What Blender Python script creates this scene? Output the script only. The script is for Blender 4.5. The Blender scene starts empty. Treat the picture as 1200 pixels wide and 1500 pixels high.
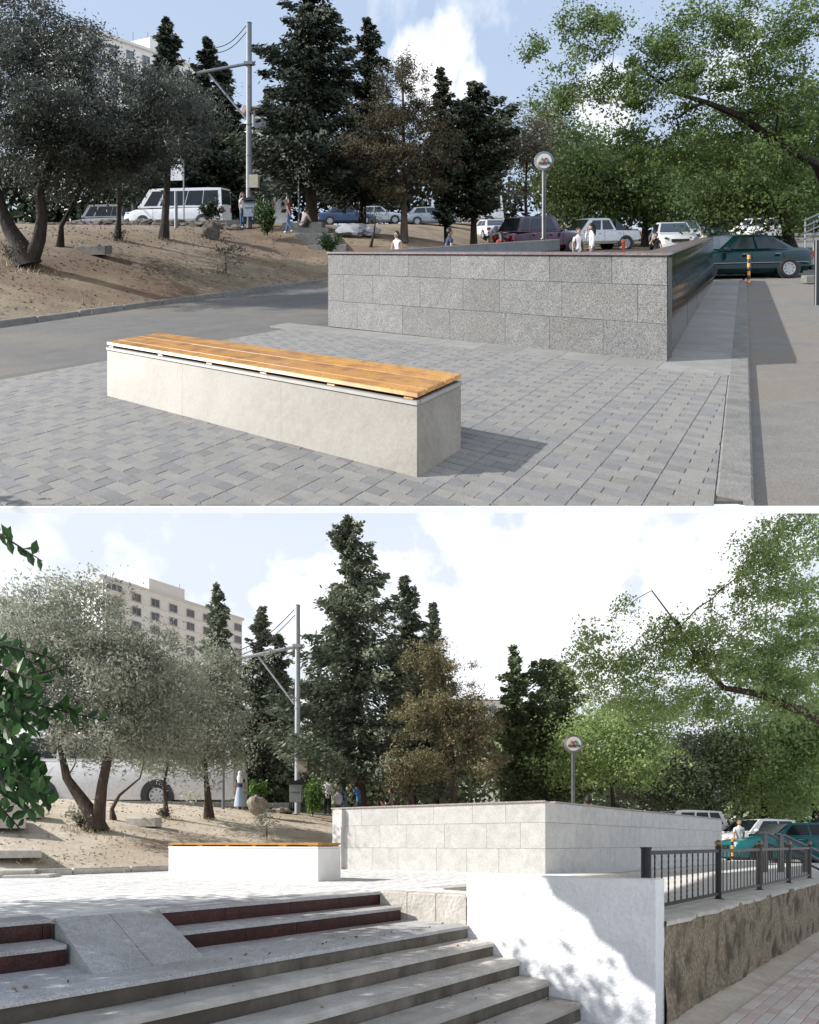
import bpy, bmesh, math, random
import numpy as np
from mathutils import Vector, Matrix, noise as mnoise

R = math.radians
SC = bpy.context.scene
COL = SC.collection
rnd = random.Random(7)
rng = np.random.default_rng(11)

# ---------------------------------------------------------------- camera
F = 850.0                      # focal length in pixels of a 1200 px wide picture
HOR = 1236.0                   # horizon row of the level camera
cam = bpy.data.objects.new('camera', bpy.data.cameras.new('camera'))
COL.objects.link(cam)
cam.location = (0, 0, 0.57)
cam.rotation_euler = (R(90), 0, 0)
cam.data.sensor_fit = 'HORIZONTAL'
cam.data.sensor_width = 36
cam.data.lens = 36 * F / 1200
cam.data.shift_y = (HOR - 750) / 1200
cam.data.clip_start = 0.05
cam.data.clip_end = 2000
SC.camera = cam

# ---------------------------------------------------------------- light
SUN_E, SUN_B = 35.0, 6.0      # elevation; how far behind due left
sdir = Vector((-math.cos(R(SUN_E)) * math.cos(R(SUN_B)), -math.cos(R(SUN_E)) * math.sin(R(SUN_B)), math.sin(R(SUN_E))))
sun = bpy.data.objects.new('sun', bpy.data.lights.new('sun', 'SUN'))
COL.objects.link(sun)
sun.data.energy = 5.0
sun.data.angle = R(0.5)
sun.data.color = (1.0, 0.955, 0.89)
sun.rotation_euler = sdir.to_track_quat('Z', 'Y').to_euler()

W = bpy.data.worlds.new('World')
SC.world = W
W.use_nodes = True
nt = W.node_tree
nt.nodes.clear()
def N(tree, t, **kw):
    n = tree.nodes.new(t)
    for k, v in kw.items():
        setattr(n, k, v)
    return n
out = N(nt, 'ShaderNodeOutputWorld')
bg = N(nt, 'ShaderNodeBackground')
sky = N(nt, 'ShaderNodeTexSky', sky_type='NISHITA', sun_disc=False)
sky.sun_elevation = R(SUN_E)
sky.sun_rotation = math.atan2(sdir.x, sdir.y)
sky.altitude = 50
sky.air_density = 1.1
sky.dust_density = 2.2
sky.ozone_density = 1.2
tc = N(nt, 'ShaderNodeTexCoord')
# cumulus banks: patches of the sky round given directions, edges broken up by noise
nz = N(nt, 'ShaderNodeTexNoise')
nz.inputs['Scale'].default_value = 16.0
nz.inputs['Detail'].default_value = 8
nz.inputs['Roughness'].default_value = 0.55
nt.links.new(tc.outputs['Generated'], nz.inputs['Vector'])
def vmath(op, a, b=None):
    n = N(nt, 'ShaderNodeVectorMath', operation=op)
    for i, q in enumerate((a, b)):
        if q is None: continue
        if hasattr(q, 'links'): nt.links.new(q, n.inputs[i])
        else: n.inputs[i].default_value = q
    return n
def fmath(op, a, b, clampit=False):
    n = N(nt, 'ShaderNodeMath', operation=op, use_clamp=clampit)
    for i, q in enumerate((a, b)):
        if hasattr(q, 'links'): nt.links.new(q, n.inputs[i])
        else: n.inputs[i].default_value = q
    return n.outputs[0]
cl = None
CLOUDS = [(645, 118, .036, 1.0), (603, 112, .026, 1.0), (682, 128, .022, .9), (880, 165, .035, .7), (1080, 100, .03, .5), (780, 900, .20, 1.0), (480, 910, .10, .8), (1030, 880, .13, .9),
          (60, 1080, .3, .5), (-900, 500, .35, .9), (2300, 700, .4, .9), (-2600, 900, .4, .8), (600, -900, .2, .5)]
for px, py, rad, amt in CLOUDS:
    d = Vector(((px - 600) / F, 1, (HOR - py) / F)).normalized()
    ln = vmath('LENGTH', vmath('SUBTRACT', tc.outputs['Generated'], tuple(d)).outputs[0]).outputs['Value']
    q = fmath('DIVIDE', ln, rad)
    q = fmath('ADD', q, fmath('MULTIPLY', fmath('SUBTRACT', nz.outputs['Fac'], .5), -2.6))
    q = fmath('MULTIPLY', fmath('SUBTRACT', 1.1, q), 2.2, True)
    q = fmath('MULTIPLY', q, amt)
    cl = q if cl is None else fmath('MAXIMUM', cl, q)
# pale summer haze over the whole dome, thicker low down
sep = N(nt, 'ShaderNodeSeparateXYZ')
nt.links.new(tc.outputs['Generated'], sep.inputs['Vector'])
hr = N(nt, 'ShaderNodeValToRGB')
hr.color_ramp.elements[0].position = 0.0
hr.color_ramp.elements[0].color = (.82, .85, .90, 1)
hr.color_ramp.elements[1].position = 1.0
hr.color_ramp.elements[1].color = (.38, .50, .74, 1)
e_ = hr.color_ramp.elements.new(0.46); e_.color = (.765, .825, .91, 1)
e_ = hr.color_ramp.elements.new(0.80); e_.color = (.49, .61, .80, 1)
nt.links.new(sep.outputs['Z'], hr.inputs['Fac'])
hs = vmath('SCALE', hr.outputs['Color'])
hs.inputs['Scale'].default_value = 1 / .085
mh = N(nt, 'ShaderNodeMix', data_type='RGBA')
mh.inputs['Factor'].default_value = .85
nt.links.new(sky.outputs['Color'], mh.inputs['A'])
nt.links.new(hs.outputs[0], mh.inputs['B'])
mx = N(nt, 'ShaderNodeMix', data_type='RGBA')
mx.inputs['B'].default_value = (11.6, 11.8, 12.1, 1)
nt.links.new(cl, mx.inputs['Factor'])
nt.links.new(mh.outputs['Result'], mx.inputs['A'])
nt.links.new(mx.outputs['Result'], bg.inputs['Color'])
bg.inputs['Strength'].default_value = 0.085
nt.links.new(bg.outputs['Background'], out.inputs['Surface'])

SC.view_settings.view_transform = 'Standard'
SC.view_settings.look = 'None'
SC.view_settings.gamma = 1
SC.view_settings.use_curve_mapping = False
SC.view_settings.exposure = 0.30
SC.render.engine = 'CYCLES'
SC.cycles.max_bounces = 6
SC.cycles.diffuse_bounces = 3
SC.cycles.glossy_bounces = 3
SC.cycles.transmission_bounces = 3
SC.cycles.use_denoising = True

# ---------------------------------------------------------------- the two sites
# The photograph is two pictures of the same square, one above the other. The lower site lies level
# round the camera; the upper site is sheared upward with distance above it, and starts at the white divider.
class Site:
    def __init__(s, name, h, g, sx):
        s.name, s.h, s.g, s.sx = name, h, g, sx
    def world(s, p):
        return Vector((p[0], p[1], 0.57 - s.h + p[2] + s.g * p[1] + s.sx * p[0]))
    def on(s, px, py, z=0.0):                      # where the line of sight meets the level z
        u, v = (px - 600) / F, (HOR - py) / F
        y = (s.h - z) / (s.g + s.sx * u - v)
        return Vector((u * y, y, z))
    def at(s, px, py, d):                          # the point at distance d
        u, v = (px - 600) / F, (HOR - py) / F
        return Vector((u * d, d, s.h + (v - s.g - s.sx * u) * d))
    def hit(s, px, py, y0=3.0, y1=60.0):           # where it meets the ground
        y = y0
        while y < y1:
            p = s.at(px, py, y)
            if p.z <= s.gz(p.x, p.y):
                return Vector((p.x, p.y, s.gz(p.x, p.y)))
            y += 0.04
        p = s.at(px, py, y1)
        return p
    def gnd(s, px, d):
        x = (px - 600) / F * d
        return Vector((x, d, s.gz(x, d)))

def sst(a, b, t):
    t = max(0.0, min(1.0, (t - a) / (b - a)))
    return t * t * (3 - 2 * t)

UP = Site('upper', 1.69, (HOR - 342) / F, 0.02)
LO = Site('lower', 0.57, 0.0, 0.0)

def bank(s, Wd, H):
    t = max(0.0, min(1.0, s / Wd))
    return H * math.sin(t * math.pi / 2)

A_K, A_D = Vector((-8.2, 11.6)), Vector((5.2, 9.8)).normalized()
A_E2 = Vector((0.5, 0.866)).normalized()
A_E1 = Vector((-0.82, 0.572)).normalized()
A_RK = Vector((2.08, 3.5))                         # outer kerb line, right
def a_rk(x, y):                                    # > 0 : on the road right of the kerb
    return (x - A_RK.x) * A_E2.y - (y - A_RK.y) * A_E2.x
def gzA(x, y):
    s = (x - A_K.x) * -A_D.y + (y - A_K.y) * A_D.x
    z = bank(s, 10.0, 2.3)
    far = sst(20, 28, y)
    tgt = 1.72 + (0.55 - 1.72) * sst(-2.5, 6.5, x)
    if x < -2.5:
        tgt = 1.72 + (2.3 - 1.72) * sst(-2.5, -5.5, x) if y > 24 else 1.72
    z = max(z, far * tgt)
    if y > 30:
        z += sst(30, 70, y) * 0.5
    if s > 0.15:
        z += 0.05 * mnoise.noise(Vector((x * 0.9, y * 0.9, 3))) + 0.02 * mnoise.noise(Vector((x * 3, y * 3, 9)))
    if a_rk(x, y) > -0.1 and y < 22:
        z -= 0.10 * (1 - sst(17, 20, y)) * sst(-0.1, 0.1, a_rk(x, y))
    return z
UP.gz = gzA

B_K, B_D = Vector((-6.5, 10.3)), Vector((0.62, 0.785)).normalized()
B_E = Vector((0.69, 0.725)).normalized()           # along the steps
B_N = Vector((B_E.y, -B_E.x))                      # down the steps
def nB(x, y): return x * B_N.x + y * B_N.y
def eB(x, y): return x * B_E.x + y * B_E.y
def ne(n, e, z=0.0):
    return Vector((n * B_N.x + e * B_E.x, n * B_N.y + e * B_E.y, z))
N_KERB, N_WALL, E_BLOCK = -4.74, -1.86, 5.0
def gzB(x, y):
    n, e = nB(x, y), eB(x, y)
    if n > N_KERB - 0.05 and e > E_BLOCK:
        return -0.10 if n < N_WALL else -1.05
    if n > -4.99:
        return -0.3 if n < -3.88 else -1.05
    s = (x - B_K.x) * -B_D.y + (y - B_K.y) * B_D.x
    z = bank(s, 14.0, 2.3)
    far = sst(21, 30, y)
    tgt = 1.75 + (0.25 - 1.75) * sst(-1.0, 8.5, x)
    z = max(z, far * tgt)
    if s > 0.15:
        z += 0.05 * mnoise.noise(Vector((x * 0.9, y * 0.9, 3))) + 0.02 * mnoise.noise(Vector((x * 3, y * 3, 9)))
    return z
LO.gz = gzB
S = UP

# ---------------------------------------------------------------- materials
def mat(name, c1, c2=None, scale=6.0, rough=0.8, metal=0.0, bump=0.0, bscale=None, detail=5, c3=None, speck=0.0,
        coat=0.0, lo=0.35, hi=0.65, stretch=None, vary=0.0, spec=0.4, sa=.55):
    m = bpy.data.materials.new(name)
    m.use_nodes = True
    t = m.node_tree
    b = t.nodes['Principled BSDF']
    b.inputs['Roughness'].default_value = rough
    b.inputs['Metallic'].default_value = metal
    b.inputs['Specular IOR Level'].default_value = spec
    b.inputs['Coat Weight'].default_value = coat
    b.inputs['Coat Roughness'].default_value = 0.05
    c2 = c2 or tuple(x * 0.8 for x in c1)
    tcn = N(t, 'ShaderNodeTexCoord')
    src = tcn.outputs['Object']
    if vary:
        oi = N(t, 'ShaderNodeObjectInfo')
        mul = N(t, 'ShaderNodeVectorMath', operation='SCALE')
        cmb = N(t, 'ShaderNodeCombineXYZ')
        for k in 'XYZ':
            t.links.new(oi.outputs['Random'], cmb.inputs[k])
        t.links.new(cmb.outputs[0], mul.inputs[0])
        mul.inputs['Scale'].default_value = 37.0
        ad = N(t, 'ShaderNodeVectorMath', operation='ADD')
        t.links.new(src, ad.inputs[0])
        t.links.new(mul.outputs[0], ad.inputs[1])
        src = ad.outputs[0]
    if stretch:
        mm = N(t, 'ShaderNodeMapping')
        mm.inputs['Scale'].default_value = stretch
        t.links.new(src, mm.inputs['Vector'])
        src = mm.outputs['Vector']
    n = N(t, 'ShaderNodeTexNoise')
    n.inputs['Scale'].default_value = scale
    n.inputs['Detail'].default_value = detail
    n.inputs['Roughness'].default_value = 0.62
    t.links.new(src, n.inputs['Vector'])
    r = N(t, 'ShaderNodeValToRGB')
    r.color_ramp.elements[0].position = lo
    r.color_ramp.elements[0].color = (*c1, 1)
    r.color_ramp.elements[1].position = hi
    r.color_ramp.elements[1].color = (*c2, 1)
    t.links.new(n.outputs['Fac'], r.inputs['Fac'])
    colr = r.outputs['Color']
    if c3:
        n3 = N(t, 'ShaderNodeTexNoise')
        n3.inputs['Scale'].default_value = scale * 0.13
        n3.inputs['Detail'].default_value = 4
        t.links.new(src, n3.inputs['Vector'])
        r3 = N(t, 'ShaderNodeValToRGB')
        r3.color_ramp.elements[0].position = 0.48
        r3.color_ramp.elements[1].position = 0.66
        t.links.new(n3.outputs['Fac'], r3.inputs['Fac'])
        mxx = N(t, 'ShaderNodeMix', data_type='RGBA')
        t.links.new(r3.outputs['Color'], mxx.inputs['Factor'])
        t.links.new(colr, mxx.inputs['A'])
        mxx.inputs['B'].default_value = (*c3, 1)
        colr = mxx.outputs['Result']
    if speck:
        v = N(t, 'ShaderNodeTexVoronoi')
        v.inputs['Scale'].default_value = speck
        t.links.new(src, v.inputs['Vector'])
        hsv = N(t, 'ShaderNodeSeparateColor')
        t.links.new(v.outputs['Color'], hsv.inputs['Color'])
        mr = N(t, 'ShaderNodeMapRange')
        mr.inputs['To Min'].default_value = 1 - sa
        mr.inputs['To Max'].default_value = 1 + sa
        t.links.new(hsv.outputs['Red'], mr.inputs['Value'])
        ms = N(t, 'ShaderNodeVectorMath', operation='SCALE')
        t.links.new(colr, ms.inputs[0])
        t.links.new(mr.outputs['Result'], ms.inputs['Scale'])
        colr = ms.outputs[0]
    if vary:
        mr2 = N(t, 'ShaderNodeMapRange')
        mr2.inputs['To Min'].default_value = 1 - vary
        mr2.inputs['To Max'].default_value = 1 + vary
        t.links.new(oi.outputs['Random'], mr2.inputs['Value'])
        m2 = N(t, 'ShaderNodeVectorMath', operation='SCALE')
        t.links.new(colr, m2.inputs[0])
        t.links.new(mr2.outputs['Result'], m2.inputs['Scale'])
        colr = m2.outputs[0]
    t.links.new(colr, b.inputs['Base Color'])
    if bump:
        nb = N(t, 'ShaderNodeTexNoise')
        nb.inputs['Scale'].default_value = bscale or scale * 4
        nb.inputs['Detail'].default_value = 6
        t.links.new(src, nb.inputs['Vector'])
        bp = N(t, 'ShaderNodeBump')
        bp.inputs['Strength'].default_value = min(1, bump)
        bp.inputs['Distance'].default_value = 0.02
        t.links.new(nb.outputs['Fac'], bp.inputs['Height'])
        t.links.new(bp.outputs['Normal'], b.inputs['Normal'])
    return m

def leafmat(name, dark, light, odd=None, trans=0.25, rough=0.6):
    m = bpy.data.materials.new(name)
    m.use_nodes = True
    t = m.node_tree
    b = t.nodes['Principled BSDF']
    b.inputs['Roughness'].default_value = rough
    b.inputs['Specular IOR Level'].default_value = 0.3
    a = N(t, 'ShaderNodeAttribute', attribute_name='tone')
    r = N(t, 'ShaderNodeValToRGB')
    r.color_ramp.elements[0].color = (*dark, 1)
    r.color_ramp.elements[1].color = (*light, 1)
    r.color_ramp.elements[1].position = 0.9
    if odd:
        e = r.color_ramp.elements.new(0.94)
        e.color = (*odd, 1)
    t.links.new(a.outputs['Fac'], r.inputs['Fac'])
    t.links.new(r.outputs['Color'], b.inputs['Base Color'])
    tr = N(t, 'ShaderNodeBsdfTranslucent')
    t.links.new(r.outputs['Color'], tr.inputs['Color'])
    ms = N(t, 'ShaderNodeMixShader')
    ms.inputs['Fac'].default_value = trans
    o = t.nodes['Material Output']
    t.links.new(b.outputs[0], ms.inputs[1])
    t.links.new(tr.outputs[0], ms.inputs[2])
    t.links.new(ms.outputs[0], o.inputs['Surface'])
    return m

M = {}
# upper site
M['pave_l'] = mat('paver_light', (.262, .254, .238), (.225, .219, .207), 9, .9, vary=.10, bump=.5, bscale=110, speck=220, sa=.15)
M['pave_d'] = mat('paver_dark', (.222, .220, .219), (.188, .187, .189), 9, .9, vary=.12, bump=.5, bscale=110, speck=220, sa=.15)
M['sand_joint'] = mat('joint_sand', (.13, .125, .11), (.09, .085, .075), 20, .95)
M['conc'] = mat('concrete_light', (.28, .275, .258), (.225, .22, .208), 4, .88, vary=.06, bump=.3, bscale=60, c3=(.21, .205, .19))
M['kerb'] = mat('kerb_concrete', (.22, .215, .20), (.155, .152, .143), 5, .9, bump=.5, bscale=40, vary=.08)
M['asph'] = mat('asphalt_worn', (.15, .145, .137), (.115, .112, .108), 2.4, .92, bump=.5, bscale=120, c3=(.175, .158, .135), speck=150, sa=.35)
M['dirt'] = mat('dry_dirt', (.27, .21, .14), (.185, .14, .09), 2.2, .95, bump=.9, bscale=14, c3=(.15, .095, .058), detail=10, lo=.4, hi=.6)
M['granite'] = mat('granite_grey', (.19, .19, .188), (.145, .145, .147), 5, .7, speck=170, vary=.12, c3=(.15, .148, .142), bump=.15, bscale=150, spec=.3, sa=.8)
M['granite_pol'] = mat('granite_polished', (.045, .045, .043), (.034, .034, .032), 5, .09, speck=120, vary=.10, spec=.5)
M['coping'] = mat('coping_granite', (.22, .155, .145), (.16, .115, .11), 10, .22, speck=140, vary=.10, spec=.6)
M['mortar'] = mat('mortar', (.12, .118, .11), (.09, .088, .082), 15, .95)
M['travertine'] = mat('travertine', (.262, .242, .212), (.225, .206, .178), 14, .6, vary=.03, c3=(.285, .266, .238), bump=.06, bscale=60, detail=14, spec=.3, lo=.40, hi=.62, speck=60, sa=.09)
M['trim'] = mat('bench_trim', (.33, .32, .30), (.28, .27, .255), 8, .6)
M['wood'] = mat('varnished_pine', (.54, .27, .045), (.40, .175, .02), 3.2, .45, stretch=(14, 14, 1.1), vary=.16, coat=.1, detail=8, spec=.3, c3=(.30, .13, .02))
M['steel'] = mat('galvanised_steel', (.20, .22, .245), (.15, .168, .19), 6, .5, .15, stretch=(1, 1, .3))
M['chrome'] = mat('chrome', (.30, .295, .29), (.22, .215, .21), 2, .38, .85)
M['darkpole'] = mat('brushed_pole', (.16, .165, .17), (.11, .115, .12), 3, .35, .4)
M['white'] = mat('white_paint', (.74, .74, .745), (.68, .68, .69), 3, .4, spec=.3)
M['divider_strip'] = mat('divider_white', (.86, .86, .86), (.83, .83, .83), 3, .7)
M['black'] = mat('black_paint', (.02, .021, .024), (.015, .016, .018), 5, .4)
M['orange'] = mat('orange_paint', (.80, .33, .02), (.70, .27, .02), 5, .5)
M['bark'] = mat('bark_olive', (.045, .034, .027), (.02, .016, .013), 9, .95, bump=1, bscale=25, stretch=(1, 1, .35))
M['bark_r'] = mat('bark_reddish', (.105, .075, .056), (.05, .037, .03), 9, .95, bump=1, bscale=25, stretch=(1, 1, .35))
M['rock'] = mat('rough_rock', (.15, .13, .11), (.075, .065, .055), 5, .95, bump=1, bscale=14, vary=.25)
M['rubber'] = mat('rubber', (.02, .02, .02), (.014, .014, .014), 9, .8)
M['rim'] = mat('wheel_alloy', (.42, .43, .44), (.36, .36, .37), 3, .35, .2)
M['glass'] = mat('tinted_glass', (.012, .016, .018), (.008, .011, .012), 3, .12, spec=.35)
M['glass_l'] = mat('clear_glass_dark', (.10, .14, .15), (.07, .095, .10), 3, .06, spec=.9)
M['red_l'] = mat('red_lens', (.35, .012, .01), (.25, .01, .01), 3, .15, coat=.6)
M['lamp'] = mat('lamp_lens', (.55, .57, .6), (.42, .44, .46), 3, .12, coat=.6)
M['render'] = mat('pale_render', (.80, .80, .78), (.75, .75, .73), 1.0, .9)
M['render_d'] = mat('beige_band', (.72, .69, .64), (.67, .645, .60), 1.0, .9)
M['winp'] = mat('window_pane', (.17, .19, .22), (.09, .10, .12), .5, .25, spec=.6)
M['wframe'] = mat('window_frame', (.42, .40, .38), (.35, .33, .31), 2, .7)
M['roof'] = mat('roof_tiles', (.22, .12, .08), (.16, .09, .06), 3, .9)
M['plastic'] = mat('pale_plastic_bag', (.42, .43, .48), (.33, .34, .38), 5, .45)
M['binc'] = mat('bin_steel', (.36, .39, .42), (.28, .31, .33), 6, .35, .5)
M['cream'] = mat('cream_box', (.48, .44, .34), (.40, .36, .28), 6, .6)
M['steel_b'] = mat('galvanised_steel_sunlit', (.46, .49, .54), (.38, .41, .45), 6, .5, .1, stretch=(1, 1, .3))  # same steel, with sunlit brightness put into its colour
# lower site (the same stones, lightened: brighter exposure put into their colours)
M['b_pave_l'] = mat('paver_overexposed', (.80, .80, .80), (.75, .75, .75), 9, .85, vary=.04)
M['b_pave_d'] = mat('paver_overexposed_dark', (.70, .705, .72), (.66, .665, .68), 9, .85, vary=.04)
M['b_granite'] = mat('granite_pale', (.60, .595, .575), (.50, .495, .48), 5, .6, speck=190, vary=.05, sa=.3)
M['b_trav'] = mat('travertine_overexposed', (.82, .81, .79), (.77, .755, .73), 7, .55, c3=(.74, .71, .66), detail=9)  # the bench travertine again, overexposed brightness put into its colour
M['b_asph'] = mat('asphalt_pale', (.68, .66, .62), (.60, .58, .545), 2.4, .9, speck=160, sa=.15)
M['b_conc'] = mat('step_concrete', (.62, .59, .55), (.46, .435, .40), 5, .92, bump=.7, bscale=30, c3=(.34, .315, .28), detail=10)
M['b_riser'] = mat('step_riser_shade', (.20, .18, .15), (.10, .088, .073), 4.0, .95, bump=.9, bscale=22, c3=(.07, .06, .05), detail=12, stretch=(1, 1, .6))  # shade on the risers put into a dark brown
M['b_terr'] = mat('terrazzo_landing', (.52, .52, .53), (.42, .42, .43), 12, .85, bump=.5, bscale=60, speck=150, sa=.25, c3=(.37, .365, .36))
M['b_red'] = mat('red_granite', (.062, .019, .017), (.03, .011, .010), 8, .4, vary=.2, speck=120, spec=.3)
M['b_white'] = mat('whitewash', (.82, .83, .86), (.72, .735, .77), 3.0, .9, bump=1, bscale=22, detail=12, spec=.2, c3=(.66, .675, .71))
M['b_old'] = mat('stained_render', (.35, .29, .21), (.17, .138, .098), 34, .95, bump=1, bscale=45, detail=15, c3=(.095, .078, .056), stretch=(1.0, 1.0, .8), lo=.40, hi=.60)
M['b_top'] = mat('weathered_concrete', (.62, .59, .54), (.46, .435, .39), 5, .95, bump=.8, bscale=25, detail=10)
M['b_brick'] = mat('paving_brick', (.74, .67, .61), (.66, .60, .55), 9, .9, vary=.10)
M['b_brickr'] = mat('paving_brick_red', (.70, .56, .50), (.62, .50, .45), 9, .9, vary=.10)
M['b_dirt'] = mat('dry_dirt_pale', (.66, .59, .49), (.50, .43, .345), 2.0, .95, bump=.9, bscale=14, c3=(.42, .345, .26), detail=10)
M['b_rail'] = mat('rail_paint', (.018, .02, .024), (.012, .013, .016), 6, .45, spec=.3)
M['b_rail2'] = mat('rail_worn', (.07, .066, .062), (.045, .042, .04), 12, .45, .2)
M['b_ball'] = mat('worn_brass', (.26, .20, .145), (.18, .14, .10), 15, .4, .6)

def col(name, c, rough=.7, **k):
    if name not in M:
        M[name] = mat(name, c, tuple(x * .82 for x in c), 8, rough, **k)
    return M[name]

L_OLIVE = leafmat('leaf_olive', (.020, .025, .018), (.10, .112, .088), (.17, .105, .065), .15)
L_OLIVE_B = leafmat('leaf_olive_sunny', (.15, .165, .125), (.56, .59, .49), (.42, .30, .22), .35)  # sunny leaf sets: lower site's brighter exposure put into lighter colours
L_FIR = leafmat('needle_fir', (.013, .021, .014), (.085, .105, .068), None, .08, .75)
L_FIR_B = leafmat('needle_fir_sunny', (.07, .095, .07), (.33, .38, .28), None, .12, .75)
L_PINE = leafmat('needle_pine', (.022, .024, .012), (.12, .098, .05), (.22, .09, .055), .1, .75)
L_PINE_B = leafmat('needle_pine_sunny', (.10, .10, .055), (.40, .36, .22), (.50, .32, .24), .15, .75)
L_CYP = leafmat('scale_cypress', (.014, .022, .011), (.08, .10, .05), None, .08, .75)
L_CYP_B = leafmat('scale_cypress_sunny', (.07, .10, .055), (.34, .42, .24), None, .12, .75)
L_BROAD = leafmat('leaf_elm', (.034, .06, .016), (.16, .24, .065), (.23, .30, .08), .40)
L_BROAD_B = leafmat('leaf_elm_sunny', (.16, .24, .08), (.52, .66, .30), (.62, .70, .34), .5)
L_DRY = leafmat('leaf_dry', (.06, .055, .035), (.16, .145, .095), (.2, .13, .08), .2)
L_DRY_B = leafmat('leaf_dry_sunny', (.16, .16, .12), (.36, .36, .28), (.34, .26, .18), .25)
L_SHRUB = leafmat('leaf_shrub', (.02, .045, .012), (.085, .15, .04), None, .25)
L_SHRUB_B = leafmat('leaf_shrub_sunny', (.05, .10, .025), (.18, .30, .08), None, .3)
L_NEAR = leafmat('leaf_near', (.012, .04, .012), (.05, .13, .03), (.12, .22, .05), .3, .4)

# ---------------------------------------------------------------- mesh helpers
ORG = {}
def props(o, label=None, cat=None, group=None, kind=None):
    if label: o['label'] = label
    if cat: o['category'] = cat
    if group: o['group'] = group
    if kind: o['kind'] = kind
    return o
def thing(name, p, label, cat, group=None):
    o = bpy.data.objects.new(name, None)
    o.empty_display_size = 0.2
    COL.objects.link(o)
    o.location = S.world(p)
    ORG[o.name] = Vector(p)
    return props(o, label, cat, group)

class MB:
    def __init__(s):
        s.v, s.f, s.m = [], [], []
    def add(s, vs, fs, mi=0):
        k = len(s.v)
        s.v.extend([tuple(x) for x in vs])
        for f in fs:
            s.f.append(tuple(i + k for i in f))
            s.m.append(mi)
        return s
    def box(s, c, d, rz=0.0, mi=0, ax=None):
        """box centred at c, sizes d, turned by rz (or with its x axis along the 2D vector ax)"""
        if ax is not None:
            rz = math.atan2(ax[1], ax[0])
        ca, sa = math.cos(rz), math.sin(rz)
        vs = []
        for z in (-.5, .5):
            for x, y in ((-.5, -.5), (.5, -.5), (.5, .5), (-.5, .5)):
                X, Y = x * d[0], y * d[1]
                vs.append((c[0] + X * ca - Y * sa, c[1] + X * sa + Y * ca, c[2] + z * d[2]))
        return s.add(vs, [(0, 3, 2, 1), (4, 5, 6, 7), (0, 1, 5, 4), (1, 2, 6, 5), (2, 3, 7, 6), (3, 0, 4, 7)], mi)
    def slab(s, c, d, ax, bev=.006, mi=0):
        """box with a chamfered top edge"""
        rz = math.atan2(ax[1], ax[0])
        ca, sa = math.cos(rz), math.sin(rz)
        vs = []
        for z, k in ((-.5, 0), (.5, 0), (.5, bev)):
            for x, y in ((-.5, -.5), (.5, -.5), (.5, .5), (-.5, .5)):
                X = x * d[0] - k * (1 if x > 0 else -1)
                Y = y * d[1] - k * (1 if y > 0 else -1)
                zz = c[2] + z * d[2] - (bev if (k == 0 and z > 0) else 0)
                vs.append((c[0] + X * ca - Y * sa, c[1] + X * sa + Y * ca, zz))
        fs = [(0, 3, 2, 1), (8, 9, 10, 11)]
        for a in (0, 4):
            for i in range(4):
                j = (i + 1) % 4
                fs.append((a + i, a + j, a + 4 + j, a + 4 + i))
        return s.add(vs, fs, mi)
    def prism(s, poly, z0, z1, mi=0):
        n = len(poly)
        z0f = z0 if callable(z0) else (lambda p: z0)
        z1f = z1 if callable(z1) else (lambda p: z1)
        vs = [(p[0], p[1], z0f(p)) for p in poly] + [(p[0], p[1], z1f(p)) for p in poly]
        fs = [tuple(range(n - 1, -1, -1)), tuple(range(n, 2 * n))]
        for i in range(n):
            j = (i + 1) % n
            fs.append((i, j, n + j, n + i))
        return s.add(vs, fs, mi)
    def tube(s, pts, rad, seg=8, mi=0, cap=True, jit=0.0):
        pts = [Vector(p) for p in pts]
        n = len(pts)
        if not hasattr(rad, '__len__'):
            rad = [rad] * n
        vs, fs = [], []
        up = None
        for i in range(n):
            d = (pts[min(i + 1, n - 1)] - pts[max(i - 1, 0)])
            if d.length < 1e-9: d = Vector((0, 0, 1))
            d.normalize()
            if up is None:
                up = Vector((1, 0, 0)) if abs(d.x) < .8 else Vector((0, 1, 0))
            a = (up - d * up.dot(d)).normalized()
            b = d.cross(a)
            up = a
            for k in range(seg):
                t = 2 * math.pi * k / seg
                r = rad[i] * (1 + (rnd.uniform(-jit, jit) if jit else 0))
                vs.append(pts[i] + a * (r * math.cos(t)) + b * (r * math.sin(t)))
        for i in range(n - 1):
            for k in range(seg):
                j = (k + 1) % seg
                fs.append((i * seg + k, i * seg + j, (i + 1) * seg + j, (i + 1) * seg + k))
        if cap:
            fs.append(tuple(range(seg - 1, -1, -1)))
            fs.append(tuple((n - 1) * seg + k for k in range(seg)))
        return s.add(vs, fs, mi)
    def ball(s, c, r, seg=10, rings=7, mi=0, rough=0.0, seed=0):
        c = Vector(c)
        if not hasattr(r, '__len__'): r = (r, r, r)
        vs, fs = [c + Vector((0, 0, r[2]))], []
        for i in range(1, rings):
            a = math.pi * i / rings
            for k in range(seg):
                t = 2 * math.pi * k / seg
                v = Vector((math.sin(a) * math.cos(t), math.sin(a) * math.sin(t), math.cos(a)))
                q = 1 + (rough * mnoise.noise(v * 1.7 + Vector((seed, seed * .7, 0))) if rough else 0)
                vs.append(c + Vector((v.x * r[0] * q, v.y * r[1] * q, v.z * r[2] * q)))
        vs.append(c - Vector((0, 0, r[2])))
        for k in range(seg):
            fs.append((0, 1 + k, 1 + (k + 1) % seg))
        for i in range(rings - 2):
            for k in range(seg):
                j = (k + 1) % seg
                fs.append((1 + i * seg + k, 1 + (i + 1) * seg + k, 1 + (i + 1) * seg + j, 1 + i * seg + j))
        L = len(vs) - 1
        o = 1 + (rings - 2) * seg
        for k in range(seg):
            fs.append((o + k, L, o + (k + 1) % seg))
        return s.add(vs, fs, mi)
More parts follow.
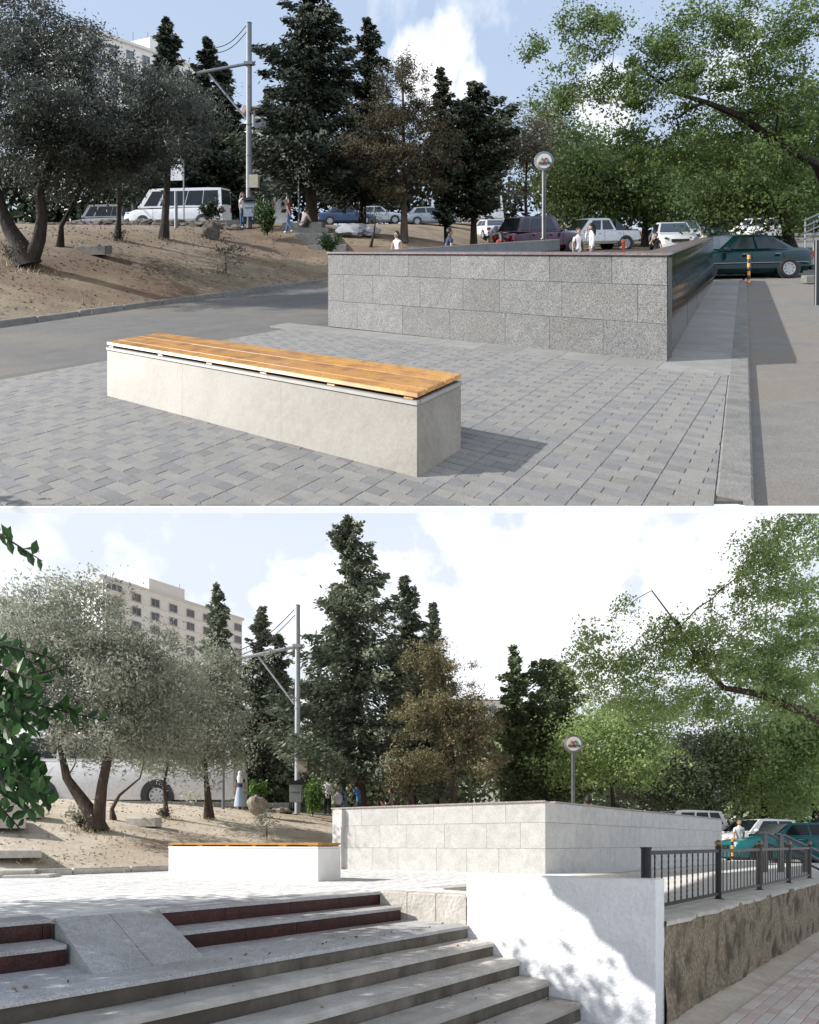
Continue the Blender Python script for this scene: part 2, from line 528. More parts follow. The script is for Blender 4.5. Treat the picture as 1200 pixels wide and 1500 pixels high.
    def disc(s, c, nrm, r, th, seg=24, mi=0, r0=0.0):
        """a disc or ring of thickness th, facing nrm"""
        c, n = Vector(c), Vector(nrm).normalized()
        a = n.cross(Vector((0, 0, 1)))
        a = a.normalized() if a.length > .01 else Vector((1, 0, 0))
        b = n.cross(a)
        vs, fs = [], []
        for (z, rr) in ((0, r), (th, r)) + (((th, r0), (0, r0)) if r0 else ()):
            for k in range(seg):
                t = 2 * math.pi * k / seg
                vs.append(c + n * z + a * (rr * math.cos(t)) + b * (rr * math.sin(t)))
        L = 4 if r0 else 2
        for q in range(L if r0 else 1):
            for k in range(seg):
                j = (k + 1) % seg
                q2 = (q + 1) % L
                fs.append((q * seg + k, q * seg + j, q2 * seg + j, q2 * seg + k))
        if not r0:
            fs.append(tuple(range(seg - 1, -1, -1)))
            fs.append(tuple(range(seg, 2 * seg)))
        return s.add(vs, fs, mi)
    def quad(s, pts, th=0.0, mi=0):
        """a panel through four points, thickened along its normal by th"""
        p = [Vector(q) for q in pts]
        if not th:
            return s.add(p, [(0, 1, 2, 3)], mi)
        n = (p[2] - p[0]).cross(p[3] - p[1]).normalized() * th
        return s.add(p + [q + n for q in p], [(3, 2, 1, 0), (4, 5, 6, 7), (0, 1, 5, 4), (1, 2, 6, 5), (2, 3, 7, 6), (3, 0, 4, 7)], mi)
    def build(s, name, mats, parent=None, org=None, smooth=False, label=None, cat=None, group=None, kind=None):
        me = bpy.data.meshes.new(name)
        o = bpy.data.objects.new(name, me)
        COL.objects.link(o)
        O = Vector(org) if org is not None else (ORG[parent.name] if parent is not None else Vector((0, 0, 0)))
        vs = [(x - O.x, y - O.y, (z - O.z) + S.g * (y - O.y) + S.sx * (x - O.x)) for x, y, z in s.v]
        me.from_pydata(vs, [], s.f)
        if not isinstance(mats, (list, tuple)): mats = [mats]
        for m_ in mats: me.materials.append(m_)
        if len(mats) > 1: me.polygons.foreach_set('material_index', s.m)
        if smooth:
            me.polygons.foreach_set('use_smooth', [True] * len(me.polygons))
            try: me.set_sharp_from_angle(angle=R(40))
            except Exception: pass
        if parent is not None:
            o.parent = parent
            ORG[o.name] = O
        else:
            o.location = S.world(O)
            ORG[o.name] = O
        return props(o, label, cat, group, kind)

def leafmesh(name, C, size, tone, m, parent=None, elong=2.0, dirs=None, droop=0.0, kind=None, label=None, cat=None, group=None, org=None):
    n = len(C)
    C = np.asarray(C, dtype=np.float64)
    if dirs is None:
        a = rng.normal(size=(n, 3))
    else:
        a = dirs + rng.normal(size=(n, 3)) * 0.35
    a[:, 2] -= droop
    a /= np.linalg.norm(a, axis=1, keepdims=True)
    q = rng.normal(size=(n, 3))
    b = np.cross(a, q)
    b /= np.linalg.norm(b, axis=1, keepdims=True) + 1e-9
    sz = np.asarray(size).reshape(-1, 1) * np.ones((n, 1))
    A = a * sz * elong * .5
    Bv = b * sz * .5
    V = np.stack([C - A, C + Bv, C + A, C - Bv], axis=1).reshape(-1, 3)
    O = Vector(org) if org is not None else (ORG[parent.name] if parent is not None else Vector((0, 0, 0)))
    V[:, 2] += S.g * (V[:, 1] - O.y) + S.sx * (V[:, 0] - O.x)
    V -= np.array([O.x, O.y, O.z])
    me = bpy.data.meshes.new(name)
    me.vertices.add(4 * n)
    me.vertices.foreach_set('co', V.ravel())
    me.loops.add(4 * n)
    me.loops.foreach_set('vertex_index', np.arange(4 * n, dtype=np.int32))
    me.polygons.add(n)
    me.polygons.foreach_set('loop_start', np.arange(0, 4 * n, 4, dtype=np.int32))
    me.polygons.foreach_set('loop_total', np.full(n, 4, dtype=np.int32))
    me.update(calc_edges=True)
    at = me.attributes.new('tone', 'FLOAT', 'FACE')
    at.data.foreach_set('value', np.clip(tone, 0, 1).astype(np.float32))
    me.materials.append(m)
    o = bpy.data.objects.new(name, me)
    COL.objects.link(o)
    if parent is not None: o.parent = parent
    else: o.location = S.world(O)
    return props(o, label, cat, group, kind)

def grid_sheet(name, P, nu, nv, m, skirt=0.0, smooth=True, label=None, kind='structure', parent=None):
    """height sheet from P(i, j) -> (x, y, z)"""
    b = MB()
    vs = [P(i, j) for i in range(nu) for j in range(nv)]
    fs = [(i * nv + j, (i + 1) * nv + j, (i + 1) * nv + j + 1, i * nv + j + 1) for i in range(nu - 1) for j in range(nv - 1)]
    k = nu * nv
    if skirt:
        vs += [(x, y, z - skirt) for x, y, z in vs]
        fs += [tuple(k + q for q in f[::-1]) for f in fs]
        rim = [(i, 0) for i in range(nu)] + [(nu - 1, j) for j in range(1, nv)] + [(i, nv - 1) for i in range(nu - 2, -1, -1)] + [(0, j) for j in range(nv - 2, 0, -1)]
        rim = [i * nv + j for i, j in rim]
        for q in range(len(rim)):
            a, c = rim[q], rim[(q + 1) % len(rim)]
            fs.append((c, a, k + a, k + c))
    b.add(vs, fs)
    return b.build(name, m, parent, smooth=smooth, kind=kind, label=label)

def clip(poly, px, py, nx, ny):
    """keep the part of poly where (p - P).n >= 0"""
    outp = []
    for i in range(len(poly)):
        a, c = poly[i], poly[(i + 1) % len(poly)]
        da = (a[0] - px) * nx + (a[1] - py) * ny
        dc = (c[0] - px) * nx + (c[1] - py) * ny
        if da >= 0: outp.append(a)
        if (da >= 0) != (dc >= 0):
            t = da / (da - dc)
            outp.append((a[0] + (c[0] - a[0]) * t, a[1] + (c[1] - a[1]) * t))
    return outp
def area(p):
    return abs(sum(p[i][0] * p[(i + 1) % len(p)][1] - p[(i + 1) % len(p)][0] * p[i][1] for i in range(len(p)))) / 2

def pave(O, ax, arange, brange, planes, root, ml, md, zt=0.0, nparts=300, w=.10, holes=()):
    """rows of long pale and short dark pavers in modules"""
    ax = Vector(ax).normalized()
    fx = Vector((-ax.y, ax.x))
    blocks = []
    r2 = random.Random(3)
    b0 = brange[0]
    row = 0
    while b0 < brange[1]:
        a0 = arange[0]
        row += 1
        while a0 < arange[1]:
            mod = [(.26, 0), (.13, 1), (.26, 0), (.13, 1)]
            if row % 2: mod = [(.13, 1), (.26, 0), (.13, 1), (.26, 0)]
            q = a0
            for L, dk in mod:
                if r2.random() < .16: dk = 1 - dk
                blocks.append((q, b0, L, dk))
                q += L
            a0 += .781
        b0 += w
    g, gr = .0035, .006
    res = []
    for a, b, L, dk in blocks:
        poly = []
        for da, db in ((g, gr), (L - g, gr), (L - g, w - gr), (g, w - gr)):
            p = O + ax * (a + da) + fx * (b + db)
            poly.append((p.x, p.y))
        for pl in planes:
            poly = clip(poly, *pl)
            if len(poly) < 3: break
        if len(poly) < 3 or area(poly) < .0002: continue
        cx = sum(p[0] for p in poly) / len(poly)
        cy = sum(p[1] for p in poly) / len(poly)
        if abs(cx) > cy * .73 + .5: continue
        if any(h(cx, cy) for h in holes): continue
        z = zt + r2.uniform(-.002, .0025)
        res.append((cx * cx + cy * cy, poly, z, dk, cx, cy))
    res.sort(key=lambda t: t[0])
    vis = [t for t in res if abs(t[4]) < t[5] * .70]
    vis_ids = {id(t) for t in vis[:nparts]}
    st = MB()
    for t in res:
        if id(t) in vis_ids:
            b = MB()
            b.prism(t[1], -.03 + zt, t[2])
            b.build('paving_block', md if t[3] else ml, root)
        else:
            st.prism(t[1], -.03 + zt, t[2], t[3])
    st.build('paving_blocks_beyond', [ml, md], root, kind='stuff')

def granite_wall(O, d, L, H, root, m, heights, seed, out, th=.3, lens=(.62, 1.05), skip0=0.0, slabs=True):
    """clad wall from O along d; 'out' is the side (unit vector) the slabs face"""
    d, out = Vector(d).normalized(), Vector(out).normalized()
    r2 = random.Random(seed)
    c = O + d * (L / 2 + skip0 / 2) - out * (th / 2 + .03)
    MB().box((c.x, c.y, H / 2 - .05), (L - .02 - skip0, th, H + .02), ax=d).build('core', M['mortar'], root)
    z = H
    for ci, h in enumerate(heights):
        z -= h
        s = 0.0
        first = True
        while s < L - .02:
            l = r2.uniform(*lens)
            if first and ci % 2: l *= .5
            first = False
            if L - s - l < .25: l = L - s
            cc = O + d * (s + l / 2) - out * (.015 - r2.uniform(0, .0025))
            b = MB()
            b.slab((cc.x, cc.y, z + h / 2), (l - .005, .03, h - .005), d, .003)
            b.build('cladding_slab', m, root)
            s += l
def coping(O, d, L, H, root, m, out, w=.36, th=.03):
    d, out = Vector(d).normalized(), Vector(out).normalized()
    s = 0
    while s < L - .01:
        l = min(1.1, L - s)
        if L - s - l < .3: l = L - s
        c = O + d * (s + l / 2) - out * (w / 2 - .025)
        MB().slab((c.x, c.y, H + th / 2), (l - .004, w, th), d, .004).build('coping_slab', m, root)
        s += l

def bench(near, far, endp, label, mt, mtrim, mwood, zb=.53):
    """slatted bench: near corner, far corner of the long front, and the end face's other corner"""
    near, far, endp = Vector(near[:2]), Vector(far[:2]), Vector(endp[:2])
    d = (far - near)
    L = d.length
    d.normalize()
    w = (endp - near)
    w = w - d * w.dot(d)
    Wd = max(.56, min(.66, w.length))
    w.normalize()
    root = thing('slatted_bench', (near.x, near.y, 0), label, 'bench')
    def P(a, b): return near + d * a + w * b
    c = P(L / 2, Wd / 2)
    MB().box((c.x, c.y, zb / 2 - .01), (L - .05, Wd - .05, zb - .02), ax=d).build('core', M['mortar'], root)
    n = 3
    for i in range(n):
        a0, a1 = L * i / n, L * (i + 1) / n
        for b in (.0125, Wd - .0125):
            cc = P((a0 + a1) / 2, b)
            MB().slab((cc.x, cc.y, (zb - .03) / 2), (a1 - a0 - .0015, .025, zb - .03), d, .002).build('stone_panel', mt, root)
    for a in (.0125, L - .0125):
        cc = P(a, Wd / 2)
        MB().slab((cc.x, cc.y, (zb - .03) / 2), (Wd - .052, .025, zb - .03), w, .002).build('stone_panel', mt, root)
    for a0, a1 in ((0, L * .37), (L * .37, L)):
        for b in (.012, Wd - .012):
            cc = P((a0 + a1) / 2, b)
            MB().slab((cc.x, cc.y, zb - .014), (a1 - a0 + (.01 if a0 else .006), .04, .027), d, .003).build('trim_strip', mtrim, root)
    for a in (.012, L - .012):
        cc = P(a, Wd / 2)
        MB().slab((cc.x, cc.y, zb - .014), (Wd - .07, .04, .027), w, .003).build('trim_strip', mtrim, root)
    cc = P(L / 2, Wd / 2)
    MB().box((cc.x, cc.y, zb - .012), (L - .07, Wd - .07, .02), ax=d).build('lid', M['mortar'], root)
    for f in (.02, .20, .39, .57, .76, .985):
        cc = P(L * f, Wd / 2)
        MB().slab((cc.x, cc.y, zb + .014), (Wd - .02, .075, .024), w, .002).build('batten', mwood, root)
    ns = 5
    sw = (Wd + .01) / ns
    r2 = random.Random(5)
    for i in range(ns):
        br = r2.choice([.39, .57, .76])
        for a0, a1 in ((0, L * br), (L * br, L)):
            cc = P((a0 + a1) / 2, sw * (i + .5) - .005)
            MB().slab((cc.x, cc.y, zb + .0425 + r2.uniform(-.0015, .0015)), (a1 - a0 - .004 + .01, sw - .009, .032), d, .004).build('slat', mwood, root)
    return root

# ================================================================ UPPER SITE
S = UP
A_Y0 = 3.58
def half(y): return .706 * y + .3
def halfR(y): return .706 * y + 2.2
NY, NX = 130, 120
ys = [4.2 * (130 / 4.2) ** (j / (NY - 1)) for j in range(NY)]
def PA(i, j):
    y = ys[i]
    t = -1 + 2 * j / (NX - 1)
    x = t * (half(y) if t < 0 else halfR(y))
    s = (x - A_K.x) * -A_D.y + (y - A_K.y) * A_D.x
    z = gzA(x, y)
    if s < 0.1 and y < 24: z -= .05 * (1 - sst(22, 24, y))
    return (x, y, z)
grid_sheet('ground', PA, NY, NX, M['dirt'], skirt=.03)
# white divider between the two views, built as the upper ground's front edge
def y743(x, z=0.0):
    v = (HOR - 743) / F
    y = A_Y0
    for _ in range(6):
        y = (1.69 - z) / (UP.g + UP.sx * x / y - v)
    return y
xm = 2.78
b = MB()
pts = [(-xm + (xm + 4.6) * k / 26) for k in range(27)]
poly = [(x, y743(x)) for x in pts] + [(x, y743(x) + .018) for x in reversed(pts)]
b.prism(poly, -.037, -.0005)
props(b.build('divider_strip', M['divider_strip'], None, org=(0, A_Y0, 0)), 'long white divider between the two views along the foot of the upper paving', 'slab edge', None, 'structure')

def kx(y): return A_K.x + (y - A_K.y) * A_D.x / A_D.y
def rkx(y): return A_RK.x + (y - A_RK.y) * A_E2.x / A_E2.y
ys2 = [3.8 * (24 / 3.8) ** (j / 79) for j in range(80)]
def PR(i, j):
    y = ys2[i]
    x0, x1 = max(kx(y) - .06, -half(y)), rkx(y) - .12
    x = x0 + (x1 - x0) * j / 40
    return (x, y, -.016)
grid_sheet('road', PR, 80, 41, M['asph'], skirt=.01)
ys3 = [3.67 * (70 / 3.67) ** (j / 79) for j in range(80)]
def PR2(i, j):
    y = ys3[i]
    x0, x1 = rkx(min(y, 30)) - .05, halfR(y) - .02
    if x1 < x0 + .1: x1 = x0 + .1
    x = x0 + (x1 - x0) * j / 24
    return (x, y, (gzA(x, y) if a_rk(x, y) > .12 else gzA(x + .3, y)) + .012)
grid_sheet('road', PR2, 80, 25, mat('asphalt_dusty', (.205, .193, .176), (.165, .157, .145), 3.0, .92, bump=.3, bscale=110, c3=(.20, .172, .14), speck=150, sa=.25), skirt=.004)

# paving
A_C = Vector((3.25, 7.32))
A_F = Vector((A_E1.y, -A_E1.x))                     # away from the camera, square to the wall front
pv = thing('block_paving', (0, 6, 0), 'grey block paving of pale and bluish pavers round the bench below the granite wall', 'paving')
pv['kind'] = 'structure'
base = [(-2.85, 3.74), (2.1, 3.60), (4.6, 7.9), (3.2, 8.3), (-1.5, 11.6), (-5.3, 7.2)]
MB().prism(base, -.030, -.0115).build('sand_bed', M['sand_joint'], pv)
lp0, lp1 = Vector((-5.0, 7.08)), Vector((-1.6, 11.4))
ld = (lp1 - lp0).normalized()
planes = [(0, 3.605, .045, 1), (lp0.x, lp0.y, ld.y, -ld.x),
          (A_RK.x - .215 * A_E2.y, A_RK.y + .215 * A_E2.x, -A_E2.y, A_E2.x),
          (A_C.x - A_F.x * .44, A_C.y - A_F.y * .44, -A_F.x, -A_F.y)]
pave(A_C, A_E1, (-3, 11), (.3, 9), planes, pv, M['pave_l'], M['pave_d'], .003,
     holes=())
# pale border slabs along the wall front, and the strip beside its right flank
s = -1.2
while s < 6.4:
    l = .62
    p0 = A_C + A_E1 * s
    poly = [tuple(p0 - A_F * .435), tuple(p0 + A_E1 * (l - .006) - A_F * .435), tuple(p0 + A_E1 * (l - .006) + A_F * (.40 if s < -.3 else .02)), tuple(p0 + A_F * (.40 if s < -.3 else .02))]
    poly = clip(poly, A_RK.x - .215 * A_E2.y, A_RK.y + .215 * A_E2.x, -A_E2.y, A_E2.x)
    if len(poly) > 2 and area(poly) > .01:
        MB().prism(poly, -.02, .004 if s < -.3 else .006).build('border_slab', M['conc'], pv)
    s += l
nrm = Vector((A_E2.y, -A_E2.x))
s = .0
while s < 12.6:
    l = .45
    p0 = A_C + A_E2 * s
    w1 = .70
    poly = [tuple(p0), tuple(p0 + nrm * w1), tuple(p0 + nrm * w1 + A_E2 * (l - .006)), tuple(p0 + A_E2 * (l - .006))]
    if s == 0: poly = [tuple(p0), tuple(p0 + nrm * w1 - A_E2 * .40), tuple(p0 + nrm * w1 + A_E2 * (l - .006)), tuple(p0 + A_E2 * (l - .006))]
    MB().prism(poly, -.02, .006).build('border_slab', M['conc'], pv)
    s += l
# road-side kerb, right
kr = thing('kerb', (A_RK.x, A_RK.y, 0), 'pale concrete kerb dropping to the dusty road beside the granite wall', 'kerb')
s = .08
while s < 15.6:
    l = 1.0 if s > .1 else .4
    p = A_RK + A_E2 * (s + l / 2) - nrm * .105
    hh = .125 if l == 1.0 else .045
    MB().slab((p.x, p.y, .0075 - hh / 2), (l - .006, .21, hh), A_E2, .015).build('kerb_stone', M['kerb'], kr)
    s += l
# kerb at the foot of the dirt bank
kb = thing('kerb', (A_K.x, A_K.y, 0), 'rough grey kerb at the foot of the dry dirt bank on the left', 'kerb')
s = -.45
r2 = random.Random(2)
while s < 13:
    l = r2.uniform(.9, 1.15)
    p = A_K + A_D * (s + l / 2)
    MB().slab((p.x, p.y, .035 + r2.uniform(-.01, .01)), (l - .02, .16, .15), A_D, .02).build('kerb_stone', M['kerb'], kb)
    s += l

# granite walls round the metro stairs
def metro_walls(C, e1, e2, L1, L2, L3, mf, mr, mc, lab, seed, heights=(.38, .49, .48)):
    e1, e2 = Vector(e1).normalized(), Vector(e2).normalized()
    n1 = Vector((e1.y, -e1.x))
    if n1.dot(e2) > 0: n1 = -n1                     # front faces away from the pit
    n2 = Vector((e2.y, -e2.x))
    if n2.dot(e1) > 0: n2 = -n2
    root = thing('granite_wall', (C.x, C.y, 0), lab, 'wall')
    granite_wall(C, e1, L1, 1.35, root, mf, heights, seed, n1, lens=(.62, 1.02))
    granite_wall(C, e2, L2, 1.35, root, mr, heights, seed + 1, n2, lens=(.6, .9), skip0=.2)
    # far flank, seen only over the coping
    P3 = C + e1 * L1
    n3 = -n2
    c3 = P3 + e2 * (L3 / 2) + n2 * .15
    MB().box((c3.x, c3.y, .66), (L3, .30, 1.32), ax=e2).build('far_flank', mf, root)
    q = 0.0
    while q < L3 - .1:
        l = min(.9, L3 - q)
        pc = P3 + e2 * (q + l / 2) + n2 * .312
        MB().slab((pc.x, pc.y, 1.13), (l - .005, .024, .38), e2, .003).build('inner_slab', M['steel'] if mf is M['granite'] else mf, root)
        q += l
    coping(P3, e2, L3, 1.32, root, mc, n3, w=.34)
    coping(C, e1, L1 + .03, 1.35, root, mc, n1, w=.34)
    coping(C + e2 * .32, e2, L2 - .32, 1.35, root, mc, n2, w=.34)
    # floor of the stairwell landing behind
    return root
wallA = metro_walls(A_C, (-4.76, 3.44), A_E2, 5.87, 12.6, 14.5, M['granite'], M['granite_pol'], M['coping'],
            'low grey granite wall with purple stone coping behind the bench of golden slats', 21)
benchA = bench(UP.on(611, 700), UP.on(157, 580), UP.on(671, 657), 'beige stone bench with golden varnished slats on grey block paving',
               M['travertine'], M['trim'], M['wood'])

# ================================================================ LOWER SITE
S = LO
# low pavement in front, level
def PL(i, j):
    return (-60 + 120 * i / 29, -25 + 60 * j / 29, -1.06)
b = MB()
# upper ground of the lower site, in step coordinates
es = sorted(set([round(x, 3) for x in list(np.linspace(-8, 30, 90)) + list(np.linspace(31, 120, 40)) + [E_BLOCK + .1]]))
ns = sorted(set([round(x, 3) for x in list(-5.0 - np.geomspace(.001, 100, 90)) + [N_KERB - .06, N_KERB + .02, -4.4, -3.9, -3.3, -2.8, -2.25, N_WALL - .3, N_WALL - .1]]))
vs, idx, fs = [], {}, []
def vid(i, j):
    if (i, j) not in idx:
        p = ne(ns[i], es[j])
        z = gzB(p.x, p.y)
        q = (p.x - B_K.x) * -B_D.y + (p.y - B_K.y) * B_D.x
        if q < .1: z -= .05
        idx[(i, j)] = len(vs)
        vs.append((p.x, p.y, z))
    return idx[(i, j)]
for i in range(len(ns) - 1):
    for j in range(len(es) - 1):
        n_, e_ = (ns[i] + ns[i + 1]) / 2, (es[j] + es[j + 1]) / 2
        if n_ > -4.995 and e_ < E_BLOCK + .08: continue
        fs.append((vid(i, j), vid(i + 1, j), vid(i + 1, j + 1), vid(i, j + 1)))
b.add(vs, fs)
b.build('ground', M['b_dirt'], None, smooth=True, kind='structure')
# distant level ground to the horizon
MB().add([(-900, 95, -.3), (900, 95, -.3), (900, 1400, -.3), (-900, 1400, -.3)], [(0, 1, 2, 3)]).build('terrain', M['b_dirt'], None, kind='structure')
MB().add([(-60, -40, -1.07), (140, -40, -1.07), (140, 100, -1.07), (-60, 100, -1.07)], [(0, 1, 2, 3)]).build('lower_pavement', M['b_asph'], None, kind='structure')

# paving of the square
B_C = Vector((2.54, 10.84))
pv = thing('block_paving', (0, 8, 0), 'bright overexposed block paving of the square above the red steps', 'paving')
pv['kind'] = 'structure'
kpt = [B_K + B_D * t for t in (-9, 14)]
bed = [ne(-5.0, -3), ne(-5.0, 5.6), ne(-5.6, 5.9), ne(-5.7, 15), tuple(kpt[1]), tuple(kpt[0])]
MB().prism([(p[0], p[1]) for p in bed], -.04, -.0115).build('sand_bed', mat('joint_sand_pale', (.45, .44, .42), (.38, .37, .35), 20, .95), pv)  # joint sand lightened, brighter exposure put into the colour
kn = Vector((-B_D.y, B_D.x))
planes = [(ne(-5.03, 0).x, ne(-5.03, 0).y, -B_N.x, -B_N.y), (B_K.x - kn.x * .1, B_K.y - kn.y * .1, -kn.x, -kn.y)]
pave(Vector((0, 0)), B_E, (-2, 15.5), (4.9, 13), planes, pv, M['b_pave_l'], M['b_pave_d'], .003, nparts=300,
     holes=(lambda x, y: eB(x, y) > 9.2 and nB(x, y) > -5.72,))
# ledge beside the long flank of the wall and its kerb
s = 0
while s < 15:
    p0 = B_C + B_E * (s - .8)
    poly = [tuple(p0), tuple(p0 + B_N * .64), tuple(p0 + B_N * .64 + B_E * .595), tuple(p0 + B_E * .595)]
    MB().prism(poly, -.03, .006).build('border_slab', M['b_conc'] if 0 else M['b_pave_l'], pv)
    s += .6
kr = thing('kerb', tuple(ne(N_KERB, 8)), 'pale concrete ledge kerb along the bright granite wall behind the railing', 'kerb')
s = 5.6
while s < 26:
    p = ne(N_KERB - .12, s + .5)
    MB().slab((p.x, p.y, -.06), (.994, .25, .13), B_E, .015).build('kerb_stone', M['b_top'], kr)
    s += 1.0
kb = thing('kerb', (B_K.x, B_K.y, 0), 'grey kerb in tree shade at the foot of the dirt bank behind the white bench', 'kerb')
s = -.6
while s < 13:
    l = r2.uniform(.9, 1.2)
    p = B_K + B_D * (s + l / 2)
    MB().slab((p.x, p.y, .04), (l - .02, .16, .16), B_D, .02).build('kerb_stone', M['b_conc'], kb)
    s += l
# pale road behind the railing
def PRB(i, j):
    p = ne(N_KERB + .005 + (N_WALL - .46 - N_KERB) * i / 6, 5.2 + 32 * j / 40)
    return (p.x, p.y, -.092)
grid_sheet('road', PRB, 7, 41, M['b_asph'])

wallB = metro_walls(B_C, (-4.28, 2.26), B_E, 4.84, 11.0, 11.0, M['b_granite'], M['b_granite'], mat('coping_pale', (.42, .36, .34), (.34, .29, .275), 10, .5, speck=120),  # coping colour lightened to carry the lower site's exposure
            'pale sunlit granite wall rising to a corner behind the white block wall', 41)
benchB = bench(LO.on(466, 1292), LO.on(247, 1283), LO.on(512, 1289.5), 'white stone bench with thin yellow slats on the overexposed paving above the steps',
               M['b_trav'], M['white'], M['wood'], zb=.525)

# red granite steps (two flights) down to the landing
def jag(n0, n1, e0, e1, amp, k=40, seed=0):
    """outline in (n, e): straight back, slightly chipped front at n1"""
    r3 = random.Random(seed)
    pts = [ne(n0, e0), ne(n0, e1)]
    for i in range(k + 1):
        e = e1 + (e0 - e1) * i / k
        pts.append(ne(n1 - abs(r3.gauss(0, amp)), e))
    return [(p.x, p.y) for p in pts]
def red_flight(e0, e1, label, nfront=-4.99):
    root = thing('granite_steps', tuple(ne(nfront, e0)), label, 'steps')
    for i, (zt, n1) in enumerate(((0.004, nfront + .0), (-.15, nfront + .36))):
        body = [ne(n1 - .5, e0), ne(n1 - .5, e1 - .0), ne(n1 - .02, e1), ne(n1 - .02, e0)]
        MB().prism([(p.x, p.y) for p in body], -.32, zt - .032).build('core', M['mortar'], root)
        # riser slabs
        e = e0
        rr = random.Random(i + 3)
        while e < e1 - .05:
            l = min(rr.uniform(.5, .9), e1 - e)
            p = ne(n1 - .012, e + l / 2)
            MB().slab((p.x, p.y, zt - .10), (l - .004, .024, .13), B_E, .002).build('riser_slab', M['b_red'], root)
            e += l
        p = ne(n1 - .25, e0 - .011)
        MB().slab((p.x, p.y, zt - .10), (.48, .02, .13), B_N, .002).build('riser_slab', M['b_red'], root)
        MB().prism(jag(n1 - .42, n1 + .012, e0 - .02, e1, .002, seed=i), zt - .032, zt).build('tread', M['b_terr'], root)
    return root
E0m, E1m = eB(-2.13, 5.0), eB(-.42, 6.92)
red_flight(E0m, E1m, 'two dark red granite steps with pale treads in the middle below the paving')
red_flight(-2.2, eB(-2.68, 4.29) + .05, 'two dark red granite steps cut off by the left side of the picture', nfront=-4.99)
# ramp between the flights
ra, rb = eB(-2.68, 4.29) + .08, E0m - .03
vs = [ne(-5.02, ra, 0.002), ne(-5.02, rb, 0.002), ne(-4.18, rb + .0, -.292), ne(-4.18, ra, -.292)]
for nm, a, c in (('ramp_slab', 0.0, .497), ('ramp_slab', .503, 1.0)):
    q = [vs[0].lerp(vs[1], a), vs[0].lerp(vs[1], c), vs[3].lerp(vs[2], c), vs[3].lerp(vs[2], a)]
    bb = MB()
    bb.add(q + [Vector((p.x, p.y, -.4)) for p in q], [(0, 3, 2, 1), (0, 1, 5, 4), (1, 2, 6, 5), (2, 3, 7, 6), (3, 0, 4, 7)])
    if a == 0:
        rampT = thing('ramp', tuple(vs[0]), 'smooth grey ramp between the two flights of red steps', 'ramp')
    bb.build(nm, M['b_terr'], rampT)
# kerb stones from the steps to the white block
e = E1m
kk = thing('kerb', tuple(ne(-4.99, E1m)), 'short grey stone kerb between the red steps and the white block', 'kerb')
ka, kc_ = ne(-4.99, E1m + .01), ne(-3.90, E_BLOCK - .01)
kd = (kc_ - ka).normalized()
kq = Vector((-kd.y, kd.x, 0))
for i in range(3):
    l = (kc_ - ka).length / 3
    p = ka + kd * (l * (i + .5)) + kq * .13
    MB().slab((p.x, p.y, -.16), (l - .008, .26, .335), kd, .012).build('kerb_stone', M['b_top'], kk)
fl = [ka + kq * .2 - kd * .3, kc_ + kq * .2 + kd * .02, ne(-3.88, E_BLOCK + .5), ne(-5.1, E_BLOCK + .5)]
MB().prism([(p.x, p.y) for p in fl], -1.0, .001).build('backing', M['b_pave_l'], kk)
# landing and the concrete stair
st = thing('concrete_stairs', tuple(ne(-3.88, 2)), 'worn concrete staircase with dark risers running down beside the white block wall', 'stairs')
nl = [-3.88, -3.55, -3.22, -2.89, -2.56]
zt = [-.30, -.45, -.60, -.75, -.90]
for i in range(5):
    n0 = -5.01 if i == 0 else nl[i - 1] - .02
    body = [ne(n0, -3), ne(n0, E_BLOCK - .005), ne(nl[i] - .025, E_BLOCK - .005), ne(nl[i] - .025, -3)]
    # rough front face
    K, r3 = 90, random.Random(30 + i)
    bb = MB()
    bb.prism([(p.x, p.y) for p in body], -1.06, zt[i] - .03)
    bb.build('core', M['mortar'], st)
    bb = MB()
    rows = 5
    vs = []
    for a in range(K + 1):
        e = -3 + (E_BLOCK - .004 + 3) * a / K
        for c in range(rows + 1):
            z = zt[i] - .02 - (.17) * c / rows
            n_ = nl[i] - .004 + .010 * mnoise.noise(Vector((e * 3, z * 9, i * 5))) + .006 * mnoise.noise(Vector((e * 14, z * 30, i)))
            vs.append(ne(n_, e, z))
    bb.add(vs, [(a * (rows + 1) + c, (a + 1) * (rows + 1) + c, (a + 1) * (rows + 1) + c + 1, a * (rows + 1) + c + 1) for a in range(K) for c in range(rows)])
    bb.build('riser', M['b_riser'], st, smooth=True)
    # tread with a broken nosing
    bb = MB()
    vs, cols = [], 10
    nb0 = n0 + (.03 if i else 0)
    for a in range(181):
        e = -3 + (E_BLOCK - .004 + 3) * a / 180
        chip = .003 * mnoise.noise(Vector((e * 9, i * 3, 4))) + .002 * mnoise.noise(Vector((e * 26, i * 3, 4))) - .012
        for c in range(cols + 1):
            f = c / cols
            n_ = nb0 + (nl[i] - chip - nb0) * f
            z = zt[i] + .006 * mnoise.noise(Vector((e * 2, n_ * 4, i * 2))) - (.018 if c == cols else 0)
            vs.append(ne(n_, e, z))
        vs.append(ne(nl[i] - chip, e, zt[i] - .05))
    w_ = cols + 2
    bb.add(vs, [(a * w_ + c, a * w_ + c + 1, (a + 1) * w_ + c + 1, (a + 1) * w_ + c) for a in range(180) for c in range(w_ - 1)])
    bb.build('tread', M['b_terr'] if i == 0 else M['b_conc'], st)
